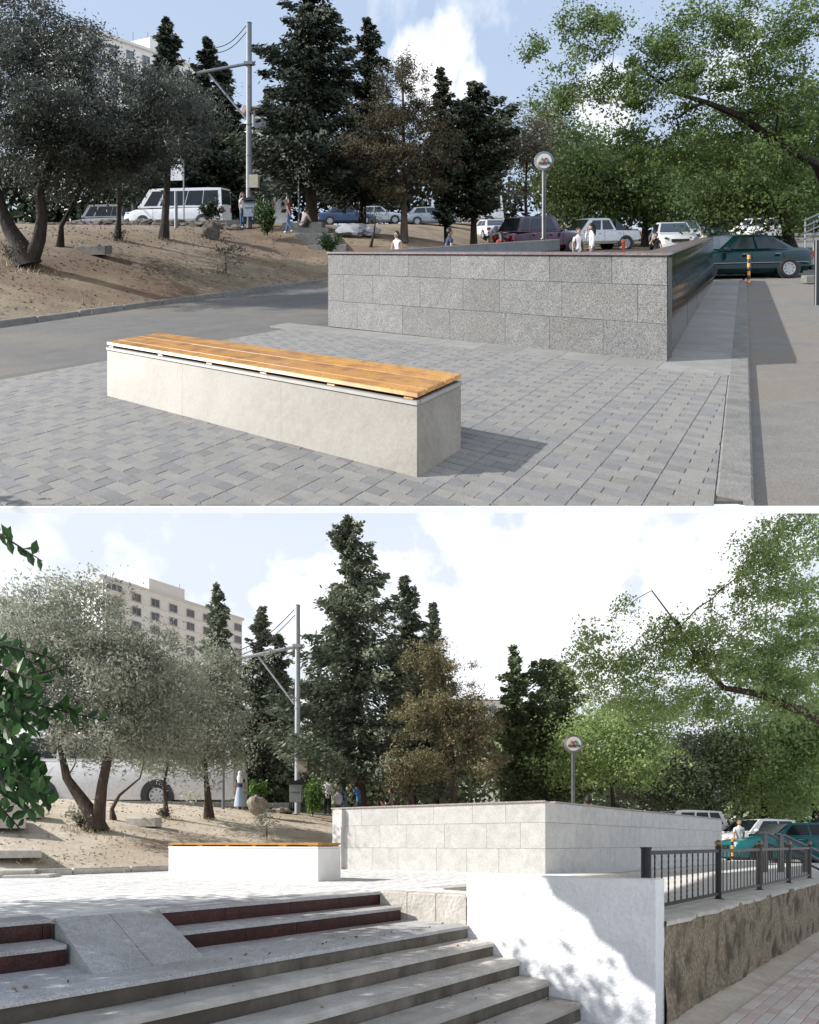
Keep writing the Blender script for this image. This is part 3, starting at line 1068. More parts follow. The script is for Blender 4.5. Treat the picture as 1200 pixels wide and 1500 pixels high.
# whitewashed block wall
wb = thing('white_wall', tuple(ne(-2.9, E_BLOCK, -1.05)), 'thick whitewashed block wall at the end of the concrete stairs', 'wall')
bb = MB()
KN, KZ = 60, 40
def wtop(n): return .236 + (n + 3.9) / 2 * .03
def wgrid(e, flip, off):
    vs = []
    for a in range(KN + 1):
        n_ = -3.9 + 2.02 * a / KN
        for c in range(KZ + 1):
            z = -1.15 + (wtop(n_) + 1.15) * c / KZ
            k = .006 * mnoise.noise(Vector((n_ * 6, z * 6, off))) + .003 * mnoise.noise(Vector((n_ * 20, z * 20, off)))
            seam = min(abs(z + .05), abs(z + .42), abs(z + .80))
            if seam < .02: k += .006 * (1 - seam / .02) * (1 if off == 1 else 0)
            vs.append(ne(n_, e + (k if flip else -k), z))
    f = [(a * (KZ + 1) + c, (a + 1) * (KZ + 1) + c, (a + 1) * (KZ + 1) + c + 1, a * (KZ + 1) + c + 1) for a in range(KN) for c in range(KZ)]
    return vs, f
v1, f1 = wgrid(E_BLOCK, True, 1)
v2, f2 = wgrid(E_BLOCK + .20, False, 2)
bb.add(v1, f1)
bb.add(v2, [q[::-1] for q in f2])
kz = KZ + 1
tot = (KN + 1) * kz
for a in range(KN):
    bb.f.append((a * kz + KZ, (a + 1) * kz + KZ, tot + (a + 1) * kz + KZ, tot + a * kz + KZ)); bb.m.append(0)
for c in range(KZ):
    bb.f.append((c, c + 1, tot + c + 1, tot + c)); bb.m.append(0)
    o_ = KN * kz
    bb.f.append((o_ + c, tot + o_ + c, tot + o_ + c + 1, o_ + c + 1)); bb.m.append(0)
bb.build('wall_body', M['b_white'], wb)
# stained retaining wall under the railing
rw = thing('retaining_wall', tuple(ne(N_WALL, 6, -1.05)), 'old stained ochre retaining wall carrying the black railing', 'wall')
bb = MB()
K, rows = 240, 18
vs = []
for a in range(K + 1):
    e = E_BLOCK + .19 + 24 * (a / K) ** 1.3
    for c in range(rows + 1):
        z = -.115 - .96 * c / rows
        k = .035 * mnoise.noise(Vector((e * 1.1, z * 1.6, 0))) + .022 * mnoise.noise(Vector((e * 5, z * 4, 3))) + .01 * mnoise.noise(Vector((e * 15, z * 12, 3)))
        vs.append(ne(N_WALL + k - .01, e, z))
bb.add(vs, [(a * (rows + 1) + c, (a + 1) * (rows + 1) + c, (a + 1) * (rows + 1) + c + 1, a * (rows + 1) + c + 1) for a in range(K) for c in range(rows)])
p0, p1 = ne(N_WALL - .45, E_BLOCK + .20), ne(N_WALL - .06, E_BLOCK + .20)
bb.prism([(p.x, p.y) for p in (ne(N_WALL - .44, 5.2), ne(N_WALL - .44, 29), ne(N_WALL - .06, 29), ne(N_WALL - .06, 5.2))], -1.06, -.13)
bb.build('wall_body', M['b_old'], rw, smooth=True)
bb = MB()
vs = []
for a in range(301):
    e = E_BLOCK + .205 + 24 * (a / 300) ** 1.3
    ch = .05 * mnoise.noise(Vector((e * 2.2, 0, 8))) + .025 * mnoise.noise(Vector((e * 9, 0, 2)))
    for c, (n_, z) in enumerate(((N_WALL - .45, -.09), (N_WALL - .3, -.088), (N_WALL - .15, -.092), (N_WALL - .02 + ch, -.098), (N_WALL + .012 + ch, -.112), (N_WALL + .004 + ch * .8, -.15), (N_WALL - .08, -.16))):
        vs.append(ne(n_, e, z + .008 * mnoise.noise(Vector((e * 4, n_ * 9, 1)))))
bb.add(vs, [(a * 7 + c, a * 7 + c + 1, (a + 1) * 7 + c + 1, (a + 1) * 7 + c) for a in range(300) for c in range(6)])
bb.build('capping', M['b_top'], rw, smooth=True)
# brick paving at the foot of the retaining wall
bp = thing('brick_paving', tuple(ne(-.8, 7, -1.05)), 'pinkish brick paving at the foot of the stained retaining wall', 'paving')
bp['kind'] = 'structure'
q_ = 0
r4 = random.Random(9)
cand = []
for i in range(60):
    for j in range(100):
        n_ = -1.52 + i * .105
        e = 4.2 + j * .205 + (.1 if i % 2 else 0)
        p = ne(n_, e)
        if abs(p.x) < p.y * .735 + .3: cand.append((p.x ** 2 + p.y ** 2, n_, e))
cand.sort()
stf = MB()
for t, n_, e in cand:
    p = ne(n_, e)
    tgt = MB() if q_ < 260 and p.x / p.y < .71 and -1.05 / p.y * F < 280 else stf
    tgt.slab((p.x, p.y, -1.055 + r4.uniform(-.002, .002)), (.198, .098, .03), B_E, .004, mi=0 if tgt is not stf else (1 if r4.random() < .3 else 0))
    if tgt is not stf:
        tgt.build('paving_brick', M['b_brickr'] if r4.random() < .3 else M['b_brick'], bp)
        q_ += 1
stf.build('paving_bricks_beyond', [M['b_brick'], M['b_brickr']], bp, kind='stuff')
b = MB()
vs = []
for a in range(80):
    e = 5 + 22 * a / 79
    for c in range(6):
        vs.append(ne(N_WALL - .02 + .07 * c + .02 * mnoise.noise(Vector((e * 3, c, 0))), e, -1.045 + (.035 if c < 2 else .012 if c < 4 else -.01) + .012 * mnoise.noise(Vector((e * 4, c, 5)))))
b.add(vs, [(a * 6 + c, a * 6 + c + 1, (a + 1) * 6 + c + 1, (a + 1) * 6 + c) for a in range(79) for c in range(5)])
b.build('dirt_strip', M['b_dirt'], None, smooth=True, kind='structure')

# railing on the retaining wall
rl = thing('railing', tuple(ne(-2.1, 5.25, -.09)), 'black metal railing with ball-topped posts on the stained retaining wall', 'railing')
pe = [5.36, 7.55, 9.49, 11.44, 13.26]
for i, e in enumerate(pe):
    p = ne(-2.1, e)
    m_ = M['b_rail'] if i < 2 else M['b_rail2']
    bb = MB()
    bb.tube([(p.x, p.y, -.10), (p.x, p.y, .53)], .034 if i else .045, 14)
    bb.disc((p.x, p.y, -.095), (0, 0, 1), .062, .012, 16)
    bb.disc((p.x, p.y, .525), (0, 0, 1), .040 if i else .052, .014, 16)
    po = bb.build('post', m_, rl, smooth=True)
    if i:
        MB().ball((p.x, p.y, .575), .042, 14, 10).build('ball_cap', M['b_ball'], po, smooth=True)
for i in range(4):
    a, c = ne(-2.1, pe[i] + .03), ne(-2.1, pe[i + 1] - .03)
    for z, r_ in ((.485, .019), (-.025, .016)):
        MB().box(((a.x + c.x) / 2, (a.y + c.y) / 2, z), ((c - a).length, r_ * 1.6, r_ * 2), ax=(c - a)).build('rail', M['b_rail'] if i == 0 else M['b_rail2'], rl)
    for k in range(1, 12):
        p = a.lerp(c, k / 12)
        bb = MB()
        if i == 0 and k < 9:      # twisted bars
            pts = [(p.x, p.y, -.01 + .48 * t / 18) for t in range(19)]
            bb.tube(pts, [.0068 + .0028 * (t % 2) for t in range(19)], 5)
        else:
            bb.tube([(p.x, p.y, -.01), (p.x, p.y, .47)], .0075, 5)
        bb.build('baluster', M['b_rail'] if i < 1 else M['b_rail2'], rl)

# ================================================================ builders: trees
def skeleton(b, root_pts, r0, targets, rmin=.008, seg=5, jit=.1, rp=.62, sag=.08):
    """grow limbs from the trunk polyline to the targets; radii by the pipe model"""
    nodes = [Vector(p) for p in root_pts]
    par = [-1] + list(range(len(root_pts) - 1))
    top = nodes[-1]
    order = sorted(targets, key=lambda t: (Vector(t) - top).length)
    lim = len(root_pts) // 2
    for t in order:
        t = Vector(t)
        best, bd = None, 1e9
        for i, nn in enumerate(nodes):
            if i < lim: continue
            d = (nn - t).length + .25 * abs(nn.z - t.z) * (nn.z > t.z)
            if d < bd: bd, best = d, i
        L = (t - nodes[best]).length
        k = max(2, int(L / .45))
        prev, a = best, nodes[best].copy()
        off = Vector((rnd.uniform(-1, 1), rnd.uniform(-1, 1), rnd.uniform(.2, 1))) * L * .13
        for q in range(1, k + 1):
            f = q / k
            p = a.lerp(t, f) + off * math.sin(math.pi * f) + Vector((rnd.uniform(-1, 1), rnd.uniform(-1, 1), rnd.uniform(-1, 1))) * L * .03
            nodes.append(p); par.append(prev); prev = len(nodes) - 1
    w = [0] * len(nodes)
    kids = {}
    for i, p in enumerate(par):
        if p >= 0: kids.setdefault(p, []).append(i)
    for i in range(len(nodes) - 1, -1, -1):
        if i not in kids: w[i] = 1
        if par[i] >= 0: w[par[i]] += w[i]
    W0 = max(w[0], 1)
    rad = [max(rmin, r0 * (x / W0) ** rp) for x in w]
    nt0 = len(root_pts)
    for i in range(1, len(nodes)):
        if i < nt0: rad[i] = min(rad[i], r0 * (1 - .95 * i / nt0))
        rad[i] = min(rad[i], rad[par[i]] * (.9 if i >= nt0 else 1.0))
        if i >= nt0 and par[i] < nt0: rad[i] = min(rad[i], rad[par[i]] * .6)
        rad[i] = max(rad[i], rmin * .7)
    rad[0] = r0 * 1.35
    # draw chains
    done = set()
    starts = [(0, None)]
    while starts:
        i, frm = starts.pop()
        chain = [frm, i] if frm is not None else [i]
        while i in kids:
            ks = sorted(kids[i], key=lambda q: -w[q])
            for q in ks[1:]:
                starts.append((q, i))
            i = ks[0]
            chain.append(i)
        rs = [rad[q] for q in chain]
        if frm is not None: rs[0] = min(rs[0], rs[1] * 1.25)
        sg = 9 if rs[0] > .08 else seg if rs[0] > .02 else 4
        if len(chain) > 1:
            b.tube([nodes[q] for q in chain], rs, sg, cap=False, jit=jit if rs[0] > .05 else 0)
    return nodes

def blob_points(blobs, n, d, cr=.3, flat=.7, per_cluster=6):
    """clump centres gathered in clusters inside ellipsoids given at distance d; shell-biased"""
    cs = []
    ws = [bl[2] * bl[3] * (bl[2] + bl[3]) ** .7 for bl in blobs]
    while len(cs) < n:
        i = rnd.choices(range(len(blobs)), ws)[0]
        px, py, rx, ry = blobs[i][:4]
        c = S.at(px, py, d)
        k = d / F
        v = Vector((rnd.gauss(0, 1), rnd.gauss(0, 1), rnd.gauss(0, 1)))
        if v.length < .1: continue
        v = v.normalized() * rnd.random() ** .34 * rnd.uniform(.9, 1.08)
        q = Vector((c.x + v.x * rx * k, c.y + v.y * (rx + ry) * .5 * k, c.z + v.z * ry * k))
        w = cr * rnd.uniform(1.1, 2.6)
        for _ in range(rnd.randint(per_cluster // 2, per_cluster + 3)):
            cs.append(q + Vector((rnd.gauss(0, w), rnd.gauss(0, w), rnd.gauss(0, w * (flat * .5 + .4)))))
    return cs[:n]

def tree(name, label, base, blobs, d, m, bark, trunk=None, nclump=260, per=60, cr=.28, leaf=.055, elong=2.0, r0=.16,
         limbs=70, group=None, droop=0.0, flat=.7, tone=(.15, .75), cat='tree', crownkind=None, rmin=.008):
    root = thing(name, base, label, cat, group)
    cl = blob_points(blobs, nclump, d, cr, flat)
    if trunk is None:
        ct = S.at(blobs[0][0], blobs[0][1], d)
        trunk = [base, base.lerp(ct, .3) + Vector((.06, 0, 0)), base.lerp(ct, .62)]
    b = MB()
    tg = rnd.sample(cl, min(limbs, len(cl)))
    nodes = skeleton(b, trunk, r0, tg, rmin=rmin)
    b.build('trunk', bark, root, smooth=True)
    C = np.array([[p.x, p.y, p.z] for p in cl])
    cen = np.repeat(C, per, axis=0)
    n = len(cen)
    off = rng.normal(size=(n, 3)) * cr
    off[:, 2] *= flat
    scale = np.repeat(rng.uniform(.55, 1.35, len(cl)), per)[:, None]
    mid_ = np.mean(C, axis=0)
    ow = cen - mid_
    ow /= np.linalg.norm(ow, axis=1, keepdims=True) + 1e-6
    ow[:, 2] += .25
    P = cen + off * scale + ow * (np.abs(rng.normal(size=(n, 1))) * cr * .9 * np.repeat(rng.uniform(0, 1, len(cl)) ** 2, per)[:, None])
    t = np.repeat(rng.uniform(tone[0], tone[1], len(cl)), per) * .6 + rng.uniform(0, 1, n) * .42
    sz = leaf * rng.uniform(.45, 1.3, n) * np.repeat(rng.uniform(.8, 1.15, len(cl)), per)
    leafmesh('crown', P, sz, t, m, root, elong, droop=droop)
    return root

def conifer(name, label, base, px_top, py_top, d, half_px, m, bark, z_low=1.2, n_whorl=None, per=26, leaf=.10, r0=.16, shape='fir', droop=.25,
            group=None, dense=1.0, lean=0.0, lump=.48, elong=2.4):
    root = thing(name, base, label, 'tree', group)
    top = S.at(px_top, py_top, d)
    H = top.z - base.z
    Rm = half_px * d / F
    b = MB()
    pts = [base.lerp(Vector((top.x, base.y, top.z)), f) + Vector((lean * math.sin(math.pi * f), 0, 0)) for f in (0, .15, .35, .6, .8, .93, 1)]
    b.tube(pts, [r0 * 1.3, r0, r0 * .85, r0 * .6, r0 * .35, r0 * .16, .01], 9, cap=False, jit=.06)
    nb = int(H * 17 * dense) if n_whorl is None else n_whorl
    P, D, T = [], [], []
    for k in range(nb):
        f = (k + rnd.random()) / nb
        z = z_low + (H - z_low) * f
        g = 1 - f
        if shape == 'fir': rr = Rm * 1.25 * (g ** .72) * (1 if g < .85 else 1 - (g - .85) * 1.2)
        elif shape == 'col': rr = Rm * 1.12 * min(1, (g * 2.6) ** .75) * (1 - .25 * max(0, g - .6) / .4)
        else: rr = Rm * math.sin(math.pi * min(1, g * .93 + .04)) ** .6
        az = rnd.uniform(0, 2 * math.pi)
        rr *= rnd.uniform(1 - lump * 1.3, 1 + lump * .75) * (1 + lump * .6 * mnoise.noise(Vector((math.cos(az) * 1.3, math.sin(az) * 1.3, z * .8 + base.x))))
        rr = max(rr, .12)
        up = .35 if shape == 'col' else rnd.uniform(-.25, .15)
        if shape == 'fir' and f > .8: up = .4
        s0 = Vector((base.x + (top.x - base.x) * (z / H), base.y, base.z + z))
        tip = s0 + Vector((math.cos(az) * rr, math.sin(az) * rr, up * rr))
        mid = s0.lerp(tip, .5) + Vector((0, 0, (-.10 if shape == 'fir' else .02) * rr))
        if rr > .35:
            b.tube([s0, mid, tip], [.018 + .02 * g, .014, .005], 4, cap=False)
        nn = int(per * (.4 + rr) * 2.0)
        tt = rnd.uniform(.1, .75)
        for q in range(nn):
            u = rnd.random() ** .65
            p = s0.lerp(mid, u * 2) if u < .5 else mid.lerp(tip, u * 2 - 1)
            w = .07 + .12 * rr * math.sin(math.pi * min(1, u * .9 + .08))
            P.append((p.x + rnd.gauss(0, w) * .9, p.y + rnd.gauss(0, w) * .9, p.z + rnd.gauss(0, w * .55) - abs(rnd.gauss(0, w * .3))))
            D.append((math.cos(az), math.sin(az), .1))
            T.append(tt * .6 + rnd.random() * .4 * (.4 + u * .6))
    b.build('trunk', bark, root, smooth=True)
    n = len(P)
    leafmesh('crown', P, leaf * .74 * rng.uniform(.5, 1.3, n), np.array(T), m, root, elong, dirs=np.array(D) * .9, droop=droop)
    return root

def shrub(name, label, base, rx, rz, m, n=1500, leaf=.03, cat='shrub', stems=9, elong=1.8, group=None, flat=1.0, bark=None):
    root = thing(name, base, label, cat, group)
    b = MB()
    tips = []
    for k in range(stems):
        a, r_ = rnd.uniform(0, 6.28), rnd.uniform(.2, 1)
        t = base + Vector((math.cos(a) * rx * r_, math.sin(a) * rx * r_ * .8, rz * rnd.uniform(.8, 1.9)))
        b.tube([base, base.lerp(t, .5) + Vector((0, 0, rz * .15)), t], [.012, .008, .003], 4, cap=False)
        tips.append(t)
    b.build('stem', bark or M['bark'], root)
    P = []
    for q in range(n):
        t = rnd.choice(tips)
        p = base.lerp(t, rnd.uniform(.45, 1.05))
        P.append((p.x + rnd.gauss(0, rx * .22), p.y + rnd.gauss(0, rx * .2), max(base.z + .02, p.z + rnd.gauss(0, rz * .22 * flat))))
    leafmesh('foliage', P, leaf * rng.uniform(.6, 1.4, n), rng.uniform(0, .93, n), m, root, elong)
    return root

# ================================================================ builders: people
def person(px, d, label, facing=0.0, pose='stand', shirt=(.7, .7, .7), pants=(.05, .08, .18), shoes=(.5, .5, .5), hair=(.02, .015, .012),
           longhair=False, sleeve='short', skin=(.42, .25, .17), H=1.7, base=None, girth=1.0, group=None, dress=False, scarf=None):
    """facing: 0 looks at the camera, 90 to the right of the picture, 180 away"""
    base = base or S.gnd(px, d)
    root = thing('person', base, label, 'person', group)
    k = H / 1.7
    fa = R(facing)
    Fv = Vector((math.sin(fa), -math.cos(fa), 0))
    Rv = Vector((Fv.y, -Fv.x, 0))
    def P(r_, f_, z_): return Vector((0, 0, 0)) + Rv * (r_ * k) + Fv * (f_ * k) + Vector((0, 0, z_ * k))
    sit = pose in ('sit', 'crouch')
    dz = -.42 if pose == 'sit' else (-.62 if pose == 'crouch' else 0)
    lean = {'sit': .05, 'crouch': .28, 'lean': .16, 'walk': .04}.get(pose, 0.0)
    V, Rd, E, T = [], [], [], []
    def v(p, r_, par=None, tag=''):
        V.append(p); Rd.append(r_ * k * girth if tag in ('s', 'p') else r_ * k); T.append(tag)
        if par is not None: E.append((par, len(V) - 1))
        return len(V) - 1
    pel = v(P(0, 0, .93 + dz), .135, None, 'p')
    wst = v(P(0, lean * .4, 1.08 + dz), .115, pel, 's')
    chs = v(P(0, lean * .8, 1.26 + dz), .145, wst, 's')
    ush = v(P(0, lean, 1.38 + dz), .115, chs, 's')
    nck = v(P(0, lean * 1.15 + .01, 1.47 + dz), .05, ush, 'k')
    hdb = v(P(0, lean * 1.25 + .02, 1.54 + dz), .055, nck, 'k')
    hands = []
    for sd in (-1, 1):
        sh = v(P(.155 * sd, lean, 1.38 + dz), .062, ush, 's')
        if pose == 'phone' and sd == 1:
            el, wr = P(.25 * sd, lean + .16, 1.22), P(.11 * sd, lean + .14, 1.47)
        elif pose == 'akimbo':
            el, wr = P(.36 * sd, lean - .05, 1.18), P(.19 * sd, lean + .05, 1.02)
        elif pose == 'walk':
            el, wr = P(.20 * sd, lean + .07 * sd, 1.12), P(.20 * sd, lean + .18 * sd, .90)
        elif sit:
            el, wr = P(.23 * sd, lean + .10, 1.13 + dz), P(.13 * sd, lean + .33, 1.04 + dz)
        elif pose == 'lean':
            el, wr = P(.22 * sd, lean + .14, 1.12), P(.12 * sd, lean + .34, 1.02)
        else:
            el, wr = P(.215 * sd, .0, 1.12), P(.235 * sd, .06, .88)
        a = v(el, .042, sh, 's' if sleeve == 'long' else 'k')
        T[-1] = 's2' if sleeve == 'short' else T[-1]
        c = v(wr, .028, a, 's' if sleeve == 'long' else 'k')
        dr = (wr - el).normalized()
        hd = v(wr + dr * .085 * k, .033, c, 'k')
        hands.append((wr + dr * .08 * k, dr, sd))
        hp = v(P(.085 * sd, 0, .88 + dz), .095, pel, 'p')
        if sit:
            kn, an, to = P(.12 * sd, .42, .93 + dz), P(.12 * sd, .38, .50 + dz if pose == 'sit' else .33 + dz + .0), None
            an = P(.12 * sd, .36 if pose == 'sit' else .30, .09)
            if pose == 'crouch': kn = P(.14 * sd, .38, .60)
        elif pose == 'walk':
            kn, an = P(.09 * sd, .12 if sd == 1 else .03, .49), P(.09 * sd, .22 if sd == 1 else -.24, .10 if sd == 1 else .14)
        elif pose == 'lean':
            kn, an = P(.10 * sd, .04, .49), P(.11 * sd, -.03 * sd, .09)
        else:
            kn, an = P(.095 * sd, .01, .49), P(.105 * sd, -.01, .09)
        a = v(kn, .062, hp, 'p')
        c = v(an, .044, a, 'p')
        v(an + Fv * .13 * k + Vector((0, 0, -.045 * k)), .038, c, 'f')
    me = bpy.data.meshes.new('body_rig')
    me.from_pydata(V, E, [])
    o = bpy.data.objects.new('body_rig', me)
    COL.objects.link(o)
    sk = o.modifiers.new('s', 'SKIN')
    sk.branch_smoothing = .6
    for i, q in enumerate(me.skin_vertices[0].data):
        q.radius = (Rd[i] * (.98), Rd[i] * (.80 if T[i] in ('s', 'p') and i < 4 else .98))
        q.use_root = (i == 0)
    sb = o.modifiers.new('b', 'SUBSURF')
    sb.levels = 1
    dg = bpy.context.evaluated_depsgraph_get()
    em = bpy.data.meshes.new_from_object(o.evaluated_get(dg))
    vs = [x.co.copy() for x in em.vertices]
    fs = [tuple(p.vertices) for p in em.polygons]
    bpy.data.objects.remove(o)
    # material by nearest bone
    idx = {'s': 0, 'k': 1, 'p': 2, 'f': 3, 's2': 4}
    b = MB()
    for f in fs:
        c = sum((vs[i] for i in f), Vector()) / len(f)
        best, bd = 1, 1e9
        for a, e in E:
            A, Bp = V[a], V[e]
            ab = Bp - A
            t = max(0, min(1, (c - A).dot(ab) / max(1e-9, ab.length_squared)))
            dd = (c - A - ab * t).length - (Rd[a] * (1 - t) + Rd[e] * t)
            if dd < bd:
                bd = dd
                tg = T[e]
                if tg == 's2': best = 0 if t < .55 else 1
                elif tg == 'f': best = 3
                else: best = idx[tg]
        b.f.append(f); b.m.append(best)
    b.v = [tuple(q + base) for q in vs]
    # head: skull, nose, ears, eyes
    hc = P(0, lean * 1.3 + .03, 1.615 + dz) + base
    def hp_(r_, f_, z_): return hc + Rv * (r_ * k) + Fv * (f_ * k) + Vector((0, 0, z_ * k))
    kk = len(b.v)
    b.ball(hc, (.078 * k, .092 * k, .112 * k), 14, 10, 1)
    b.ball(hp_(0, .095, -.012), (.014 * k, .018 * k, .022 * k), 6, 5, 1)
    b.ball(hp_(0, .070, -.075), (.034 * k, .03 * k, .03 * k), 8, 6, 1)
    for sd in (-1, 1):
        b.ball(hp_(.080 * sd, -.005, -.005), (.012 * k, .018 * k, .030 * k), 6, 5, 1)
        b.ball(hp_(.030 * sd, .083, .012), (.012 * k, .010 * k, .007 * k), 6, 4, 5)
    b.ball(hp_(0, .090, -.052), (.022 * k, .007 * k, .006 * k), 6, 4, 6)
    for hw, dr, sd in hands:
        q0 = dr.cross(Fv if abs(dr.dot(Fv)) < .8 else Vector((0, 0, 1))).normalized()
        for fi, (o_, L) in enumerate(((-.027, .062), (-.009, .075), (.009, .071), (.026, .055))):
            a = base + hw + q0 * o_ * k
            cu = (Fv * .5 - Rv * sd * .3) * .02 * k
            b.tube([a - dr * .02 * k, a + dr * L * .5 * k + cu * .3, a + dr * L * k + cu], [.0095 * k, .0085 * k, .006 * k], 5, 1)
        a = base + hw - dr * .045 * k + q0 * -.03 * k
        b.tube([a, a - q0 * .022 * k + dr * .02 * k, a - q0 * .030 * k + dr * .045 * k], [.011 * k, .0095 * k, .007 * k], 5, 1)
    key = lambda c: 'cloth_%02x%02x%02x' % tuple(int(min(1, x) * 255) for x in c)
    ms = [col(key(shirt), shirt, .85), col('skin_%d' % int(skin[0] * 100), skin, .55), col(key(pants), pants, .85), col(key(shoes), shoes, .7),
          col(key(shirt), shirt, .85), M['black'], col('lips', (.25, .09, .08), .5)]
    b.build('body', ms, root, smooth=True)
    # hair
    hb = MB()
    hm = col('hair_%s' % key(hair), hair, .6)
    if scarf:
        hb.ball(hp_(0, -.012, .02), (.105 * k, .110 * k, .125 * k), 14, 9, rough=.1, seed=3)
        hb.tube([hp_(0, -.03, -.04), hp_(0, -.07, -.20), hp_(0, -.12, -.42)], [.10 * k, .15 * k, .10 * k], 10)
        hb.build('headscarf', col('scarf', scarf, .9), root, smooth=True)
    else:
        hb.ball(hp_(0, -.024, .036), (.096 * k, .100 * k, .108 * k), 14, 9, rough=.12, seed=px % 7)
        if longhair:
            hb.tube([hp_(0, -.05, .03), hp_(.01, -.085, -.10), hp_(0, -.10, -.26), hp_(.01, -.09, -.36)], [.085 * k, .09 * k, .08 * k, .03 * k], 10, jit=.08)
        hb.build('hair', hm, root, smooth=True)
    if dress:
        db = MB()
        for i in range(1): pass
        pts = [P(0, 0, 1.0) + base, P(0, 0, .75) + base, P(0, 0, .45) + base, P(0, 0, .14) + base]
        db.tube(pts, [.15 * k, .20 * k, .235 * k, .27 * k], 16, jit=.06)
        db.build('skirt', ms[2], root, smooth=True)
    return root

# ================================================================ builders: vehicles
def paint(name, c, rough=.28):
    return col(name, c, rough, coat=.22, spec=.3)

def wheel(root, c, side, r, w, X, Y, spokes=6):
    """c: centre in site coordinates, X length axis, Y outward axis"""
    b = MB()
    o = [(-w * .5, r * .86), (-w * .45, r * .97), (-w * .2, r), (w * .2, r), (w * .45, r * .97), (w * .5, r * .86), (w * .42, r * .66)]
    seg = 28
    vs, fs = [], []
    Z = Vector((0, 0, 1))
    for z, rr in o:
        for k in range(seg):
            t = 2 * math.pi * k / seg
            vs.append(c + Y * z + X * (rr * math.cos(t)) + Z * (rr * math.sin(t)))
    for q in range(len(o) - 1):
        for k in range(seg):
            j = (k + 1) % seg
            fs.append((q * seg + k, q * seg + j, (q + 1) * seg + j, (q + 1) * seg + k))
    fs.append(tuple(range(seg)))
    b.add(vs, fs)
    wh = b.build('tyre', M['rubber'], root, smooth=True)
    b = MB()
    b.disc(c + Y * (w * .30), Y, r * .66, w * .12, 28, r0=r * .55)
    b.disc(c + Y * (w * .22), Y, r * .16, w * .14, 14)
    for s in range(spokes):
        t = 2 * math.pi * s / spokes + .3
        dv = X * math.cos(t) + Z * math.sin(t)
        pv_ = Y.cross(dv).normalized()
        a, e = c + Y * (w * .40) + dv * (r * .08), c + Y * (w * .38) + dv * (r * .60)
        q = [a - pv_ * r * .09, e - pv_ * r * .15, e + pv_ * r * .15, a + pv_ * r * .09]
        b.quad(q, th=-w * .06)
    b.build('rim', M['rim'], wh, smooth=False)
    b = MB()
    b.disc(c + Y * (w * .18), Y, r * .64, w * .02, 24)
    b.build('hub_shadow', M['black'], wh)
    return wh

